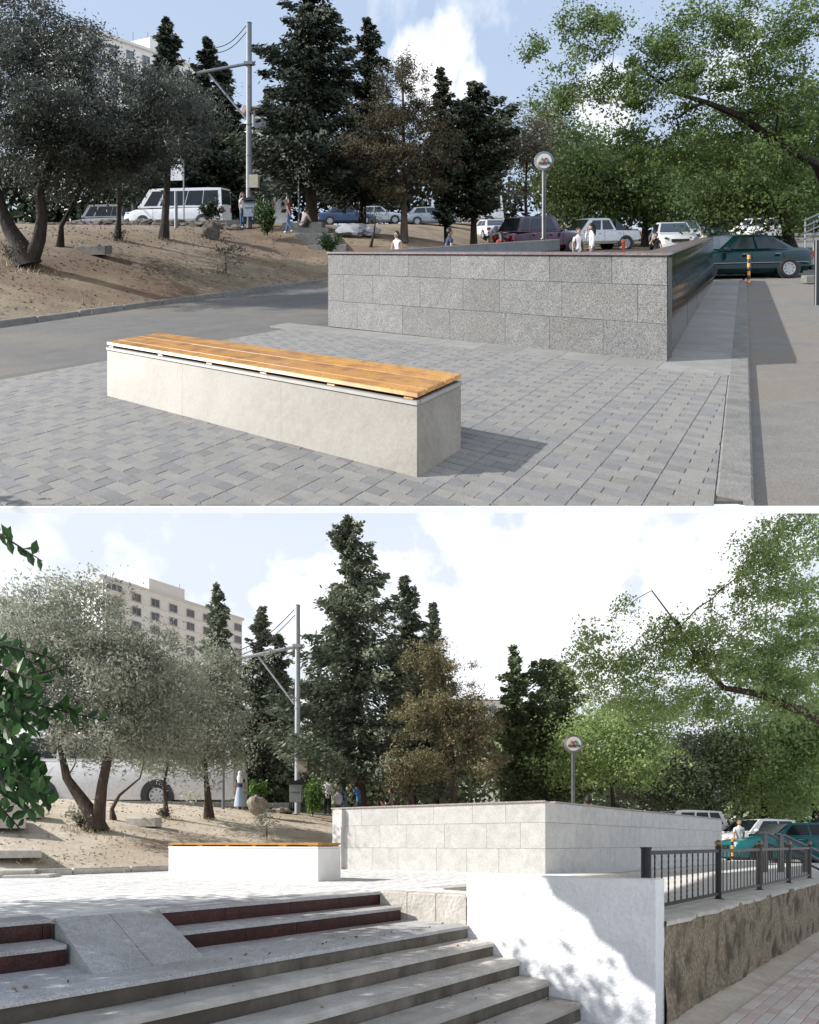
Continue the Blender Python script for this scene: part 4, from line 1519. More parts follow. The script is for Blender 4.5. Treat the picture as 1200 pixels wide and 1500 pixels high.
def car(name, p, ang, label, cat, paintm, L=4.5, Wd=1.75, H=1.42, kind='saloon', group=None, glass=None, parts=True, spokes=7, trim=True, wr=.315, wb=None, chromeline=False, bus_belt=1.25):
    """p: centre on the ground; ang: direction the nose points (0 = +x, 90 = +y)"""
    root = thing(name, p, label, cat, group)
    ca, sa = math.cos(R(ang)), math.sin(R(ang))
    X, Y, Z = Vector((ca, sa, 0)), Vector((-sa, ca, 0)), Vector((0, 0, 1))
    def G(x, y, z): return Vector(p) + X * x + Y * y + Z * z
    glass = glass or M['glass']
    hw = Wd / 2
    belt = bus_belt if kind == 'bus' else {'saloon': .92, 'cab': 1.05, 'pickup': 1.12, 'suv': 1.05, 'van': .50 * H, 'bus': 1.25, 'hatch': .95}[kind]
    hood = {'saloon': .86, 'cab': .98, 'pickup': 1.10, 'suv': 1.0, 'van': .46 * H, 'bus': bus_belt, 'hatch': .88}[kind]
    clr = {'saloon': .20, 'cab': .22, 'pickup': .42, 'suv': .30, 'van': .28, 'bus': .35, 'hatch': .2}[kind]
    wb = wb or L * .60
    xf, xr = L * .5, -L * .5
    rear_h = {'saloon': .96, 'cab': .98, 'pickup': 1.10}.get(kind, belt)
    # stations: x, z bottom, z top, half width
    st = [(xf, clr + .22, hood - .28, hw * .80), (xf - .06, clr + .05, hood - .17, hw * .90), (xf - .25, clr, hood - .08, hw * .97), (xf - .6, clr - .02, hood - .02, hw), (L * .22, clr - .03, hood + .05, hw),
          (L * .18, clr - .03, belt, hw), (-L * .25, clr - .03, belt, hw), (xr + .55, clr, rear_h, hw), (xr + .2, clr + .02, rear_h - .01, hw * .97), (xr + .04, clr + .08, rear_h - .08, hw * .91), (xr, clr + .2, rear_h - .22, hw * .84)]
    if kind in ('bus', 'van'):
        st = [(xf, clr + .15, hood - .3, hw * .88), (xf - .12, clr, hood - (.22 if kind == 'van' else .05), hw * .96), (xf - .8, clr, hood, hw), (xr + .2, clr, belt, hw), (xr, clr + .1, belt, hw * .95)]
    b = MB()
    vs, fs = [], []
    m_ = 9
    for x, zb, zt, w in st:
        h = zt - zb
        sec = [(0, zb), (-w * .86, zb), (-w * .985, zb + h * .22), (-w, zb + h * .55), (-w * .965, zb + h * .88), (-w * .90, zt), (0, zt + .025)]
        sec = sec + [(-y, z) for y, z in sec[-2:0:-1]]
        ns_ = len(sec)
        vs += [G(x, y, z) for y, z in sec]
    for i in range(len(st) - 1):
        for k in range(ns_):
            j = (k + 1) % ns_
            fs.append((i * ns_ + k, i * ns_ + j, (i + 1) * ns_ + j, (i + 1) * ns_ + k))
    fs.append(tuple(range(ns_)))
    fs.append(tuple((len(st) - 1) * ns_ + k for k in range(ns_ - 1, -1, -1)))
    b.add(vs, fs)
    b.build('body', paintm, root, smooth=True)
    # cabin
    if kind == 'saloon': cp = [(L * .20, belt), (L * .06, H - .02), (-L * .20, H - .02), (-L * .37, belt + .02)]
    elif kind == 'cab': cp = [(L * .19, belt), (L * .10, H), (-L * .34, H - .03), (-L * .44, belt)]
    elif kind == 'pickup': cp = [(L * .24, belt), (L * .11, H), (-L * .13, H), (-L * .19, belt)]
    elif kind == 'suv': cp = [(L * .22, belt), (L * .10, H), (-L * .42, H - .03), (-L * .48, belt)]
    elif kind == 'hatch': cp = [(L * .24, belt), (L * .08, H), (-L * .34, H - .03), (-L * .46, belt)]
    elif kind == 'van': cp = [(L * .36, belt), (L * .24, H), (-L * .485, H), (-L * .495, belt)]
    else: cp = [(L * .492, belt), (L * .475, H), (-L * .485, H), (-L * .49, belt)]
    wbelt, wroof = hw * .92, hw * (.72 if kind not in ('bus', 'van') else .88)
    b = MB()
    prof = [cp[0], (cp[0][0] * .5 + cp[1][0] * .5, (cp[0][1] + cp[1][1]) / 2), cp[1], ((cp[1][0] * .8 + cp[2][0] * .2), cp[1][1] + .03), ((cp[1][0] * .2 + cp[2][0] * .8), cp[2][1] + .03), cp[2], ((cp[2][0] + cp[3][0]) / 2, (cp[2][1] + cp[3][1]) / 2), cp[3]]
    def wat(z): return wbelt + (wroof - wbelt) * max(0, min(1, (z - belt) / (H - belt)))
    n = len(prof)
    vs = [G(x, wat(z), z - .01) for x, z in prof] + [G(x, -wat(z), z - .01) for x, z in prof]
    fs = [tuple(range(n)), tuple(range(2 * n - 1, n - 1, -1))]
    for i in range(n):
        j = (i + 1) % n
        fs.append((j, i, n + i, n + j))
    b.add(vs, fs)
    b.build('cabin', paintm, root, smooth=True)
    # glazing
    def side(u, vv, sgn, o=.006):
        lo = cp[0][0] + (cp[3][0] - cp[0][0]) * u, belt
        hi = cp[1][0] + (cp[2][0] - cp[1][0]) * u, H - .02
        x, z = lo[0] + (hi[0] - lo[0]) * vv, lo[1] + (hi[1] - lo[1]) * vv
        return G(x, sgn * (wat(z) + o), z)
    wins = {'saloon': [(.10, .46), (.50, .80), (.815, .93)], 'cab': [(.12, .42), (.46, .72), (.76, .93)], 'pickup': [(.16, .54), (.60, .93)], 'suv': [(.12, .40), (.44, .68), (.72, .92)],
            'hatch': [(.12, .50), (.54, .88)], 'van': [(.06, .22), (.25, .55), (.56, .76), (.77, .96)], 'bus': [(.03 + .157 * i, .175 + .157 * i) for i in range(6)]}[kind]
    if parts:
        for sgn in (-1, 1):
            for u0, u1 in wins:
                q = [side(u0, .10, sgn), side(u1, .10, sgn), side(u1, .88, sgn), side(u0, .88, sgn)]
                if sgn < 0: q = q[::-1]
                MB().quad(q, th=.004).build('side_window', glass, root)
        def fr(a, c_, t0, t1, off):
            x0, z0 = a[0] + (c_[0] - a[0]) * t0, a[1] + (c_[1] - a[1]) * t0
            x1, z1 = a[0] + (c_[0] - a[0]) * t1, a[1] + (c_[1] - a[1]) * t1
            w0, w1 = wat(z0) - .07, wat(z1) - .07
            return [G(x0 + off, -w0, z0 + .012), G(x0 + off, w0, z0 + .012), G(x1 + off, w1, z1 + .012), G(x1 + off, -w1, z1 + .012)]
        MB().quad(fr(cp[0], cp[1], .08, .92, .012), th=.004).build('windscreen', glass, root)
        MB().quad(fr(cp[3], cp[2], .12, .90, -.012)[::-1], th=.004).build('rear_window', glass, root)
        zl = hood - .20
        for sgn in (-1, 1):
            c = G(xf - .10, sgn * hw * .70, zl)
            MB().ball(c, (.13, .16, .075), 10, 7).build('headlight', M['lamp'], root, smooth=True)
            zt_ = rear_h - .20
            c = G(xr + .045, sgn * hw * .78, zt_)
            bb = MB()
            bb.box(c, (.11, .24, .20 if kind not in ('suv', 'van') else .34), rz=R(ang))
            bb.build('tail_light', M['red_l'], root)
            c = G(cp[0][0] - .18, sgn * (hw + .07), belt + .06)
            MB().ball(c, (.09, .10, .07), 8, 6).build('mirror', paintm if kind != 'saloon' else M['black'], root, smooth=True)
        bb = MB()
        bb.box(G(xf - .02, 0, clr + .10), (.14, Wd * .90, .17), rz=R(ang))
        bb.build('front_bumper', M['black'] if kind in ('cab', 'pickup') else paintm, root)
        bb = MB()
        bb.box(G(xr + .02, 0, clr + .12), (.12, Wd * .88, .16), rz=R(ang))
        bb.build('rear_bumper', M['black'] if kind in ('pickup',) else paintm, root)
        MB().box(G(xr - .045, 0, clr + .36), (.015, .50, .12), rz=R(ang)).build('number_plate', M['white'], root)
        MB().box(G(xf + .0, 0, hood - .30), (.10, Wd * .45, .13), rz=R(ang)).build('grille', M['black'], root)
        for sgn in (-1, 1):
            for hx in ((.02 * L, -.22 * L) if kind not in ('bus', 'van') else (.30 * L,)):
                MB().box(G(hx, sgn * (hw + .004), belt - .11), (.16, .03, .028), rz=R(ang)).build('door_handle', M['chrome'] if kind in ('saloon', 'cab') else paintm, root)
            for hx in ([.19 * L, -.035 * L, -.27 * L] if kind not in ('bus', 'van') else [.2 * L]):
                MB().box(G(hx, sgn * (hw - .001), (belt + clr) / 2 + .05), (.012, .008, belt - clr - .2), rz=R(ang)).build('door_seam', M['black'], root)
            if chromeline:
                MB().box(G(-.05 * L, sgn * (hw + .004), clr + .32), (L * .80, .012, .022), rz=R(ang)).build('side_moulding', M['chrome'], root)
    for sgn in (-1, 1):
        for wx in (wb / 2 + (.04 if kind != 'bus' else 0), -wb / 2):
            bb = MB()
            bb.disc(G(wx, sgn * (hw * .90), wr), Y * sgn, wr * (1.22 if kind != 'bus' else 1.42), hw * .102 + .004, 28)
            bb.build('wheel_arch', M['black'], root)
            wheel(root, G(wx, sgn * (hw - .06), wr), sgn, wr, .19, X, Y * sgn, spokes)
    bb = MB()
    bb.box(G(0, 0, clr - .0), (L * .86, Wd * .8, .14), rz=R(ang))
    bb.build('underbody', M['black'], root)
    if kind == 'pickup':
        MB().box(G(-L * .345, 0, 1.125), (L * .27, Wd * .78, .03), rz=R(ang)).build('cargo_cover', M['black'], root)
        bb = MB()
        for sgn in (-1, 1):
            bb.quad([G(-L * .19, sgn * hw * .78, 1.12), G(-L * .345, sgn * hw * .80, 1.12), G(-L * .30, sgn * hw * .74, 1.32), G(-L * .20, sgn * hw * .70, H - .04)], th=.05)
        bb.box(G(-L * .215, 0, H - .10), (.10, Wd * .72, .09), rz=R(ang))
        bb.build('roll_bar', M['black'], root)
    if kind == 'cab':
        MB().box(G(L * .0, 0, H + .05), (.18, .5, .09), rz=R(ang)).build('roof_lamp', M['black'], root) if 0 else None
    return root

# ================================================================ buildings
def block(label, P1, P2, left_len, H, nf, nc_r, nc_l, storey=2.75, group=None, z0=0.0, step=None):
    P1, P2 = Vector(P1), Vector(P2)
    d = (P2 - P1).normalized()
    L = (P2 - P1).length
    q = Vector((-d.y, d.x))
    root = thing('apartment_building', (P1.x, P1.y, z0), label, 'building', group)
    def P(a, b_): return P1 + d * a + q * b_
    c = P(L / 2, left_len / 2)
    MB().box((c.x, c.y, H / 2 + z0 / 2), (L, left_len, H - z0), ax=d).build('wall', M['render'], root)
    MB().box((c.x, c.y, H + .25), (L + .7, left_len + .7, .5), ax=d).build('cornice', M['render_d'], root)
    if step:
        c2 = P(L * step, left_len / 2)
        MB().box((c2.x, c2.y, H + 1.4), (L * .25, left_len, 2.8), ax=d).build('stair_tower', M['render'], root)
    for f in range(nf):
        z = H - 1.9 - f * storey
        MB().box((P(L / 2, -.05).x, P(L / 2, -.05).y, z - 1.0), (L - .2, .12, .16), ax=d).build('string_course', M['render_d'], root)
        for i in range(nc_r):
            a = L * (i + .7) / nc_r
            p = P(a, -.04)
            fr = MB()
            for dx, w_, dz_, h_ in ((-.8, .1, 0, 1.5), (.8, .1, 0, 1.5), (0, 1.7, .75, .1), (0, 1.7, -.75, .12), (0, .07, 0, 1.5)):
                pp = P(a + dx, -.06)
                fr.box((pp.x, pp.y, z + dz_), (w_, .18, h_), ax=d)
            o = fr.build('window', M['wframe'], root)
            MB().box((p.x, p.y, z), (1.5, .06, 1.4), ax=d).build('pane', M['winp'], o)
        for i in range(nc_l):
            a = left_len * (i + .5) / nc_l
            fr = MB()
            for dy, w_, dz_, h_ in ((-.7, .1, 0, 1.5), (.7, .1, 0, 1.5), (0, 1.5, .75, .1), (0, 1.5, -.75, .12)):
                pp = P(-.06, a + dy)
                fr.box((pp.x, pp.y, z + dz_), (w_, .18, h_), ax=q)
            o = fr.build('window', M['wframe'], root)
            pp = P(-.04, a)
            MB().box((pp.x, pp.y, z), (1.3, .06, 1.4), ax=q).build('pane', M['winp'], o)
        # glazed corner balcony
        if f < 4:
            pp = P(1.7, -.55)
            bb = MB()
            bb.box((pp.x, pp.y, z - .75), (3.0, 1.1, .9), ax=d)
            o = bb.build('balcony', M['render_d'], root)
            MB().box((pp.x, pp.y, z + .30), (2.9, 1.0, 1.2), ax=d).build('pane', M['winp'], o)
            for k in range(4):
                pk = P(.25 + k * .97, -1.07)
                MB().box((pk.x, pk.y, z + .3), (.08, .08, 1.2), ax=d).build('mullion', M['white'], o)
    for k in range(3):
        pa = P(L * (.3 + .12 * k), 2)
        MB().tube([(pa.x, pa.y, H), (pa.x, pa.y, H + 2.5 + k)], .06, 5).build('aerial', M['steel'], root)
    return root
def house(label, p, d, w, dp, H, roofh, name='house'):
    root = thing(name, (p[0], p[1], p[2]), label, 'building')
    d = Vector(d).normalized()
    q = Vector((-d.y, d.x))
    c = Vector(p[:2])
    MB().box((c.x, c.y, p[2] + H / 2), (w, dp, H), ax=d).build('wall', M['render'], root)
    bb = MB()
    vs = []
    for a in (-w / 2 - .5, w / 2 + .5):
        for b_, z in ((-dp / 2 - .5, 0), (0, roofh), (dp / 2 + .5, 0), (0, -.12)):
            pp = c + d * a + q * b_
            vs.append((pp.x, pp.y, p[2] + H + z + .06))
    bb.add(vs, [(0, 1, 2, 3), (7, 6, 5, 4), (0, 4, 5, 1), (1, 5, 6, 2), (2, 6, 7, 3), (3, 7, 4, 0)])
    bb.build('roof', M['roof'], root)
    for k in range(3):
        pp = c + d * (-w * .3 + w * .3 * k) - q * (dp / 2 + .02)
        bb = MB()
        bb.box((pp.x, pp.y, p[2] + H - 1.6), (1.3, .1, 1.4), ax=d)
        o = bb.build('window', M['wframe'], root)
        pp = pp - q * .04
        MB().box((pp.x, pp.y, p[2] + H - 1.6), (1.1, .06, 1.2), ax=d).build('pane', M['winp'], o)
    return root

# ================================================================ shared street things
def gantry(px, top, brow, d, arm0, arm1, br0, br1, cab, boxrow, label, sm):
    base = S.at(px, brow, d)
    root = thing('street_pole', base, label, 'pole')
    x, y = base.x, base.y
    zt = S.at(px, top, d).z
    b = MB(); b.tube([(x, y, base.z - .3), (x, y, zt)], [.135, .115], 16); b.build('pole', sm, root, smooth=True)
    b = MB(); b.disc((x, y, zt), (0, 0, 1), .125, .04, 16); b.build('pole_cap', sm, root)
    a0, a1 = S.at(*arm0, d), S.at(*arm1, d)
    a0.y -= .0
    b = MB(); b.tube([a0, a1, Vector((x + .25, y - .02, a1.z + .05))], .075, 12)
    arm = b.build('arm', sm, root, smooth=True)
    MB().box((x, y - .0, a1.z + .03), (.40, .32, .14)).build('clamp', sm, arm)
    for dz in (-.05, .08):
        MB().ball((x + .28, y - .1, a1.z + dz), .05, 8, 6).build('clamp_bolt', sm, arm)
    b = MB(); b.tube([S.at(*br0, d), S.at(*br1, d)], .045, 8); b.build('brace', sm, root, smooth=True)
    c0, c1 = S.at(*cab[0], d), S.at(*cab[1], d)
    for o_ in (0, .18):
        b = MB()
        pts = [c0.lerp(c1, t / 8) + Vector((0, o_, -.25 * math.sin(math.pi * t / 8) - o_)) for t in range(9)]
        b.tube(pts, .02, 4)
        b.build('stay_cable', M['black'], root)
    zb = S.at(px, boxrow, d).z
    MB().slab((x + .26, y - .10, zb), (.42, .34, .58), (1, 0), .02).build('junction_box', M['cream'], root)
    for z in (zb - .9, zb + 1.2, zb + 2.6):
        b = MB(); b.disc((x, y, z), (0, 0, 1), .145, .06, 16); b.build('strap', sm, root)
    return root
def litter_bin(px, row, d, h, label):
    p = S.at(px, row, d)
    root = thing('litter_bin', p, label, 'bin')
    b = MB(); b.slab((p.x, p.y, p.z + h * .52), (h * .42, h * .36, h * .62), (1, 0), .02); b.build('bin_body', M['binc'], root)
    b = MB()
    w = h * .25
    b.prism([(p.x - w, p.y - w), (p.x + w, p.y - w), (p.x + w, p.y + w), (p.x - w, p.y + w)], p.z + h * .84, lambda q: p.z + h * (.90 if q[0] < p.x else 1.0))
    b.build('hood', M['black'], root)
    for sx_ in (-.2, .2):
        for sy_ in (-.14, .14):
            MB().box((p.x + sx_ * h, p.y + sy_ * h, p.z + h * .11), (.04, .04, h * .24)).build('leg', M['black'], root)
    MB().box((p.x, p.y - h * .185, p.z + h * .55), (h * .30, .01, h * .02)).build('seam', M['black'], root)
    return root
def metro_sign(px, prow, r_px, d, label, base=None, brow=None):
    c = S.at(px, prow, d)
    k = d / F
    r = r_px * k
    base = S.at(px, brow, d)
    root = thing('metro_sign', base, label, 'sign')
    nv = Vector((-.12, -1, 0)).normalized()
    ax = Vector((-nv.y, nv.x, 0))
    b = MB(); b.tube([(c.x, c.y + .02, base.z - .3), (c.x, c.y + .02, c.z - r * .9)], .085, 14); b.build('pole', M['darkpole'], root, smooth=True)
    b = MB(); b.disc((c.x, c.y + .02, base.z), (0, 0, 1), .14, .03, 16); b.build('pole_foot', M['darkpole'], root)
    # conical chrome ring
    b = MB()
    seg = 40
    vs = []
    for rr, dep in ((r, .0), (r * .98, .04), (r * .72, .085), (r * .72, -.05), (r, -.06)):
        for q in range(seg):
            t = 2 * math.pi * q / seg
            vs.append(c + nv * dep + ax * (rr * math.cos(t)) + Vector((0, 0, 1)) * (rr * math.sin(t)))
    fs = []
    for i in range(5):
        for q in range(seg):
            j = (q + 1) % seg
            fs.append((i * seg + q, i * seg + j, ((i + 1) % 5) * seg + j, ((i + 1) % 5) * seg + q))
    b.add(vs, fs)
    b.build('ring', M['chrome'], root, smooth=True)
    fc = c + nv * .10
    b = MB(); b.disc(c - nv * .05, nv, r * .73, .15, 36)
    face = b.build('sign_face', M['white'], root)
    # the wordmark: four slanted strokes of the M and the word
    def P(u, v_, o=.012): return c + nv * (.10 + o) + ax * (u * r) + Vector((0, 0, v_ * r))
    cols = [('logo_yellow', (.75, .55, .03)), ('logo_blue', (.03, .22, .60)), ('logo_red', (.62, .04, .06)), ('logo_green', (.02, .36, .17))]
    segs = [((-.44, -.06), (-.26, .30)), ((-.22, .32), (-.04, -.02)), ((-.02, -.04), (.16, .32)), ((.20, .32), (.40, -.06))]
    for (cn, cc), ((u0, v0), (u1, v1)) in zip(cols, segs):
        w_ = .085
        q = [P(u0 - w_, v0), P(u0 + w_, v0), P(u1 + w_, v1), P(u1 - w_, v1)]
        b = MB(); b.quad(q, th=.006)
        b.disc(P((u0 if v0 < v1 else u1), min(v0, v1), .010), nv, w_ * r, .006, 12)
        b.build('logo_stroke', col(cn, cc, .5), face)
    cu = bpy.data.curves.new('word', 'FONT')
    cu.body = 'metro'
    cu.size = r * .50
    cu.align_x = 'CENTER'
    cu.extrude = .004
    cu.shear = .15
    cu.offset = .004
    to = bpy.data.objects.new('word', cu)
    COL.objects.link(to)
    dg = bpy.context.evaluated_depsgraph_get()
    em = bpy.data.meshes.new_from_object(to.evaluated_get(dg))
    bpy.data.objects.remove(to)
    b = MB()
    o_ = P(0, -.36, .012)
    b.v = [tuple(o_ + ax * v.co.x + Vector((0, 0, 1)) * v.co.y + nv * v.co.z) for v in em.vertices]
    b.f = [tuple(p.vertices) for p in em.polygons]
    b.m = [0] * len(b.f)
    b.build('lettering', M['black'], face)
    return root
def bollard(p, h, label, group=None):
    root = thing('bollard', p, label, 'bollard', group)
    n = 7
    for k in range(n):
        b = MB()
        z0, z1 = h * k / n, h * (k + 1) / n
        b.tube([(p.x, p.y, p.z + z0), (p.x, p.y, p.z + z1)], .042, 12)
        b.build('band', M['orange'] if k % 2 == 0 else M['black'], root, smooth=True)
    b = MB(); b.disc(p, (0, 0, 1), .08, .015, 14); b.build('base_plate', M['black'], root)
    return root
def rock(px, row, d, r, label, seed, name='rock', m=None, group=None):
    p = S.at(px, row, d) if d else S.hit(px, row)
    b = MB()
    b.ball((p.x, p.y, p.z + r[2] * .5), r, 22, 16, rough=.32, seed=seed)
    b.v = [tuple(Vector(v) + mnoise.noise_vector(Vector(v) * 5) * .045) for v in b.v]
    o = b.build(name, m or M['rock'], None, org=p, smooth=False)
    return props(o, label, 'rock', group)

# ================================================================ UPPER SITE: contents
S = UP
block('cream apartment block showing over the dark olive tree', (-56.5, 100), (-44.7, 126.6), 14, 38.2, 6, 8, 4, step=.62)
hp_ = S.at(389, 168, 62)
house('low pale house showing beside the street pole among dark firs', (hp_.x, 62, 0.0), (1, .45), 3.6, 5, hp_.z, .8)
# rubble edge of the bank
b = MB()
e0, e1 = S.at(-30, 325, 26.5), S.at(352, 325, 26.5)
led = thing('ledge_wall', (e0.x, e0.y, gzA(e0.x, e0.y)), 'long low grey kerb wall above the rubble under the white minibus', 'wall')
for k in range(12):
    a, c = e0.lerp(e1, k / 12), e0.lerp(e1, (k + 1) / 12)
    MB().slab(((a.x + c.x) / 2, a.y, 2.36), ((c - a).length - .02, .22, .22), (1, 0), .012).build('coping_stone', M['mortar'], led)
r5 = random.Random(4)
rr_ = thing('rubble_wall', (e0.x, e0.y - .3, gzA(e0.x, e0.y - .3)), 'band of rough rubble stones along the top of the dirt bank', 'wall')
for k in range(95):
    f = k / 95
    x = e0.x + (e1.x - e0.x) * f
    b = MB()
    sz = r5.uniform(.10, .24)
    b.ball((x, e0.y - .22 - r5.uniform(0, .25), gzA(x, e0.y - .3) + r5.uniform(.0, .16)), (sz * 1.5, sz, sz * .8), 8, 6, rough=.8, seed=k)
    b.build('stone', M['rock'], rr_)
rock(308, 352, 23.0, (.34, .30, .50), 'tall dark boulder at the top of the dirt bank below the sapling', 5)
o = MB()
p = S.hit(136, 372)
o.slab((p.x, p.y, p.z + .10), (1.0, .35, .26), (1, -.12), .02)
props(o.build('concrete_block', M['kerb'], None, org=p), 'loose grey concrete block lying on the dirt bank', 'concrete block')
# steps up the bank
stp = thing('stone_steps', S.at(460, 366, 24.4), 'five grey concrete steps climbing the bank behind the end of the granite wall', 'steps')
for i in range(5):
    f = i / 4
    pa, pb = S.at(414 + 37 * f, 326 + 33 * f, 26.3 - 1.9 * f), S.at(471 + 36 * f, 326 + 33 * f, 26.3 - 1.9 * f)
    b = MB()
    b.slab(((pa.x + pb.x) / 2, pa.y + .6, pa.z - .22), (pb.x - pa.x, 1.4, .44), (1, .02), .012)
    b.build('step', M['kerb'], stp)
gantry(365, 34, 324, 26.5, (288, 107), (358, 94), (306, 108), (361, 174), ((361, 37), (314, 70)), 266, 'tall grey steel pole with a side arm standing against the dark olive and firs', M['steel'])
litter_bin(366.5, 325, 26.0, 1.15, 'grey steel litter bin with black hood at the foot of the tall pole')
b = MB(); p = S.at(258, 343, 24.5); b.tube([(p.x, p.y, p.z - .2), (p.x, p.y, S.at(260, 280, 24.5).z)], .065, 12)
props(b.build('metal_post', M['steel'], None, org=p, smooth=True), 'thin grey metal post standing in the bank before the minibus', 'post')
b = MB(); p = S.at(438, 325, 27.5); b.tube([(p.x, p.y, p.z - .2), (p.x, p.y, S.at(438, 254, 27.5).z)], .045, 12)
props(b.build('metal_post', M['steel'], None, org=p, smooth=True), 'thin grey metal post behind the young woman in the red top', 'post')
bn = thing('street_banner', S.gnd(262, 29), 'slim blue and white street banner half hidden in dark firs', 'banner')
p = S.gnd(262, 29)
zt = S.at(262, 185, 29).z
MB().tube([(p.x + .25, p.y, p.z), (p.x + .25, p.y, zt)], .04, 8).build('pole', M['steel'], bn)
for k in range(3):
    MB().box((p.x - .12, p.y, zt - .5 - k * .9), (.62, .05, .8)).build('banner_panel', col('banner_blue', (.05, .16, .42)) if k == 0 else M['white'], bn)
metro_sign(797, 236, 14.5, 23.2, 'round chrome metro sign on a grey pole above the purple cab', brow=350)
# plastic sacks
for q, (px, row, r_) in enumerate(((517, 337, (.62, .4, .32)), (543, 338, (.42, .3, .22)))):
    p = S.at(px, row, 26.5)
    b = MB(); b.ball((p.x, p.y, p.z), r_, 16, 10, rough=.5, seed=q + 2)
    props(b.build('plastic_sack', M['plastic'], None, org=p, smooth=True), ('large pale plastic sack lying by the tree trunk' if q == 0 else 'small pale plastic sack right of the larger sack'), 'sack')
bollard(S.on(1097, 415, 0.0), .85, 'black and orange striped bollard in front of the dark green saloon car')
p = S.at(913, 366, 27.5)
hy = thing('hydrant', p, 'small red and white hydrant beside the rear wheel of the white pickup', 'hydrant')
b = MB(); b.tube([(p.x, p.y, p.z - .3), (p.x, p.y, p.z + .35)], .09, 10); b.build('barrel', col('hydrant_red', (.55, .10, .05), .5), hy, smooth=True)
b = MB(); b.ball((p.x, p.y, p.z + .38), (.11, .11, .14), 10, 7); b.build('cap', col('hydrant_red', (.55, .10, .05), .5), hy, smooth=True)
b = MB(); b.tube([(p.x - .16, p.y, p.z + .12), (p.x + .16, p.y, p.z + .12)], .05, 8); b.build('outlet', M['white'], hy, smooth=True)
# black post and handrail at the right edge
p = S.on(1197, 447, -.09)
rp_ = thing('railing', p, 'black post and pale sloping handrails at the right edge of the upper view', 'railing')
MB().tube([(p.x, p.y, p.z), (p.x, p.y, p.z + 1.45)], .05, 12).build('post', M['black'], rp_, smooth=True)
for k in range(4):
    a, c = S.at(1178, 350 - k * 9, 24), S.at(1212, 335 - k * 9, 24)
    MB().tube([a, c], .035, 8).build('rail', M['steel'], rp_)
for px in (1180, 1192, 1204):
    a = S.gnd(px, 24)
    MB().tube([a, S.at(px, 322, 24)], .03, 8).build('baluster', M['steel'], rp_)
b = MB(); p = S.on(1190, 412, 0); b.slab((p.x, p.y, p.z + .08), (.5, .25, .2), (1, 0), .02)
props(b.build('stone_block', M['kerb'], None, org=p), 'small grey stone block behind the rear bumper of the green saloon', 'stone block')

# vehicles
car('minibus', S.gnd(262, 40) + Vector((0, 0, .12)), 178, 'white minibus with dark windows parked behind the rubble edge', 'minibus', paint('paint_white', (.78, .79, .81)), L=6.7, Wd=2.0, H=2.55, kind='van', wr=.36)
car('van', S.gnd(158, 46), 185, 'small grey van parked in front of the minibus nose', 'van', paint('paint_silver', (.35, .36, .37)), L=4.6, Wd=1.8, H=1.95, kind='van')
p = S.on(1087, 407, 0.0)
car('saloon_car', Vector((p.x, p.y + .55, .0)), 181, 'dark green saloon car parked across the end of the granite wall', 'car', paint('paint_green', (.001, .022, .024), .2), L=4.5, H=1.42, kind='saloon', chromeline=True, spokes=8)
p = S.at(789, 338, 29)
car('taxi_cab', Vector((p.x, 29, .62)), 28, 'dark purple rounded cab parked behind the metro sign', 'car', paint('paint_purple', (.060, .004, .016)), L=4.5, H=1.80, kind='cab')
p = S.at(868, 338, 33)
car('pickup_truck', Vector((p.x, 33, .52)), 196, 'white double-cab pickup with open rear bed beside the two people in white', 'pickup', paint('paint_white', (.78, .79, .81)), L=5.2, Wd=1.85, H=1.80, kind='pickup', wr=.38)
far = [('saloon_car', 985, 352, 30, 255, 'white car facing the square in the row behind the granite wall corner', (.78, .79, .8), 'saloon', 1.45),
       ('estate_car', 1000, 345, 35, 258, 'second white car half hidden behind the front white car', (.70, .71, .72), 'suv', 1.55),
       ('saloon_car', 1035, 347, 40, 258, 'dark blue car in the row beyond the white cars', (.03, .07, .16), 'suv', 1.6),
       ('estate_car', 1108, 346, 44, 97, 'white estate car seen over the roof of the green saloon', (.75, .76, .77), 'suv', 1.62),
       ('saloon_car', 1047, 341, 52, 262, 'small red car far down the tree-lined road', (.30, .03, .03), 'hatch', 1.5),
       ('saloon_car', 1068, 338, 60, 264, 'small silver car far down the tree-lined road', (.4, .41, .42), 'saloon', 1.45),
       ('van', 1083, 334, 68, 266, 'white van farthest down the tree-lined road', (.78, .78, .78), 'van', 2.2),
       ('saloon_car', 738, 333, 42, 95, 'black saloon seen from behind under the trees left of the cab', (.02, .022, .025), 'saloon', 1.45),
       ('saloon_car', 716, 336, 45, 100, 'white car partly hidden under trees beside the black saloon', (.7, .7, .7), 'hatch', 1.45),
       ('saloon_car', 775, 330, 44, 170, 'bright blue car showing above the purple cab roof', (.02, .12, .42), 'suv', 1.7),
       ('saloon_car', 508, 334, 44, 10, 'dark blue car parked behind the stone steps', (.03, .06, .13), 'saloon', 1.42),
       ('saloon_car', 552, 334, 46, 10, 'pale silver car parked behind the plastic sacks', (.45, .48, .52), 'saloon', 1.42),
       ('saloon_car', 632, 334, 47, 8, 'grey car parked left of the white bus under the trees', (.3, .34, .38), 'hatch', 1.45)]
for nm, px, row, d, ang, lab, c, kd, H in far:
    p = S.gnd(px, d)
    car(nm, p, ang, lab, 'van' if kd == 'van' else 'car', paint('paint_%d%d%d' % tuple(int(x * 99) for x in c), c), H=H, kind=kd, L=4.3)
car('bus', S.gnd(682, 52), 4, 'white bus parked far behind the brown pine trunks', 'bus', paint('paint_white', (.78, .79, .81)), L=6.5, Wd=2.2, H=2.5, kind='bus')

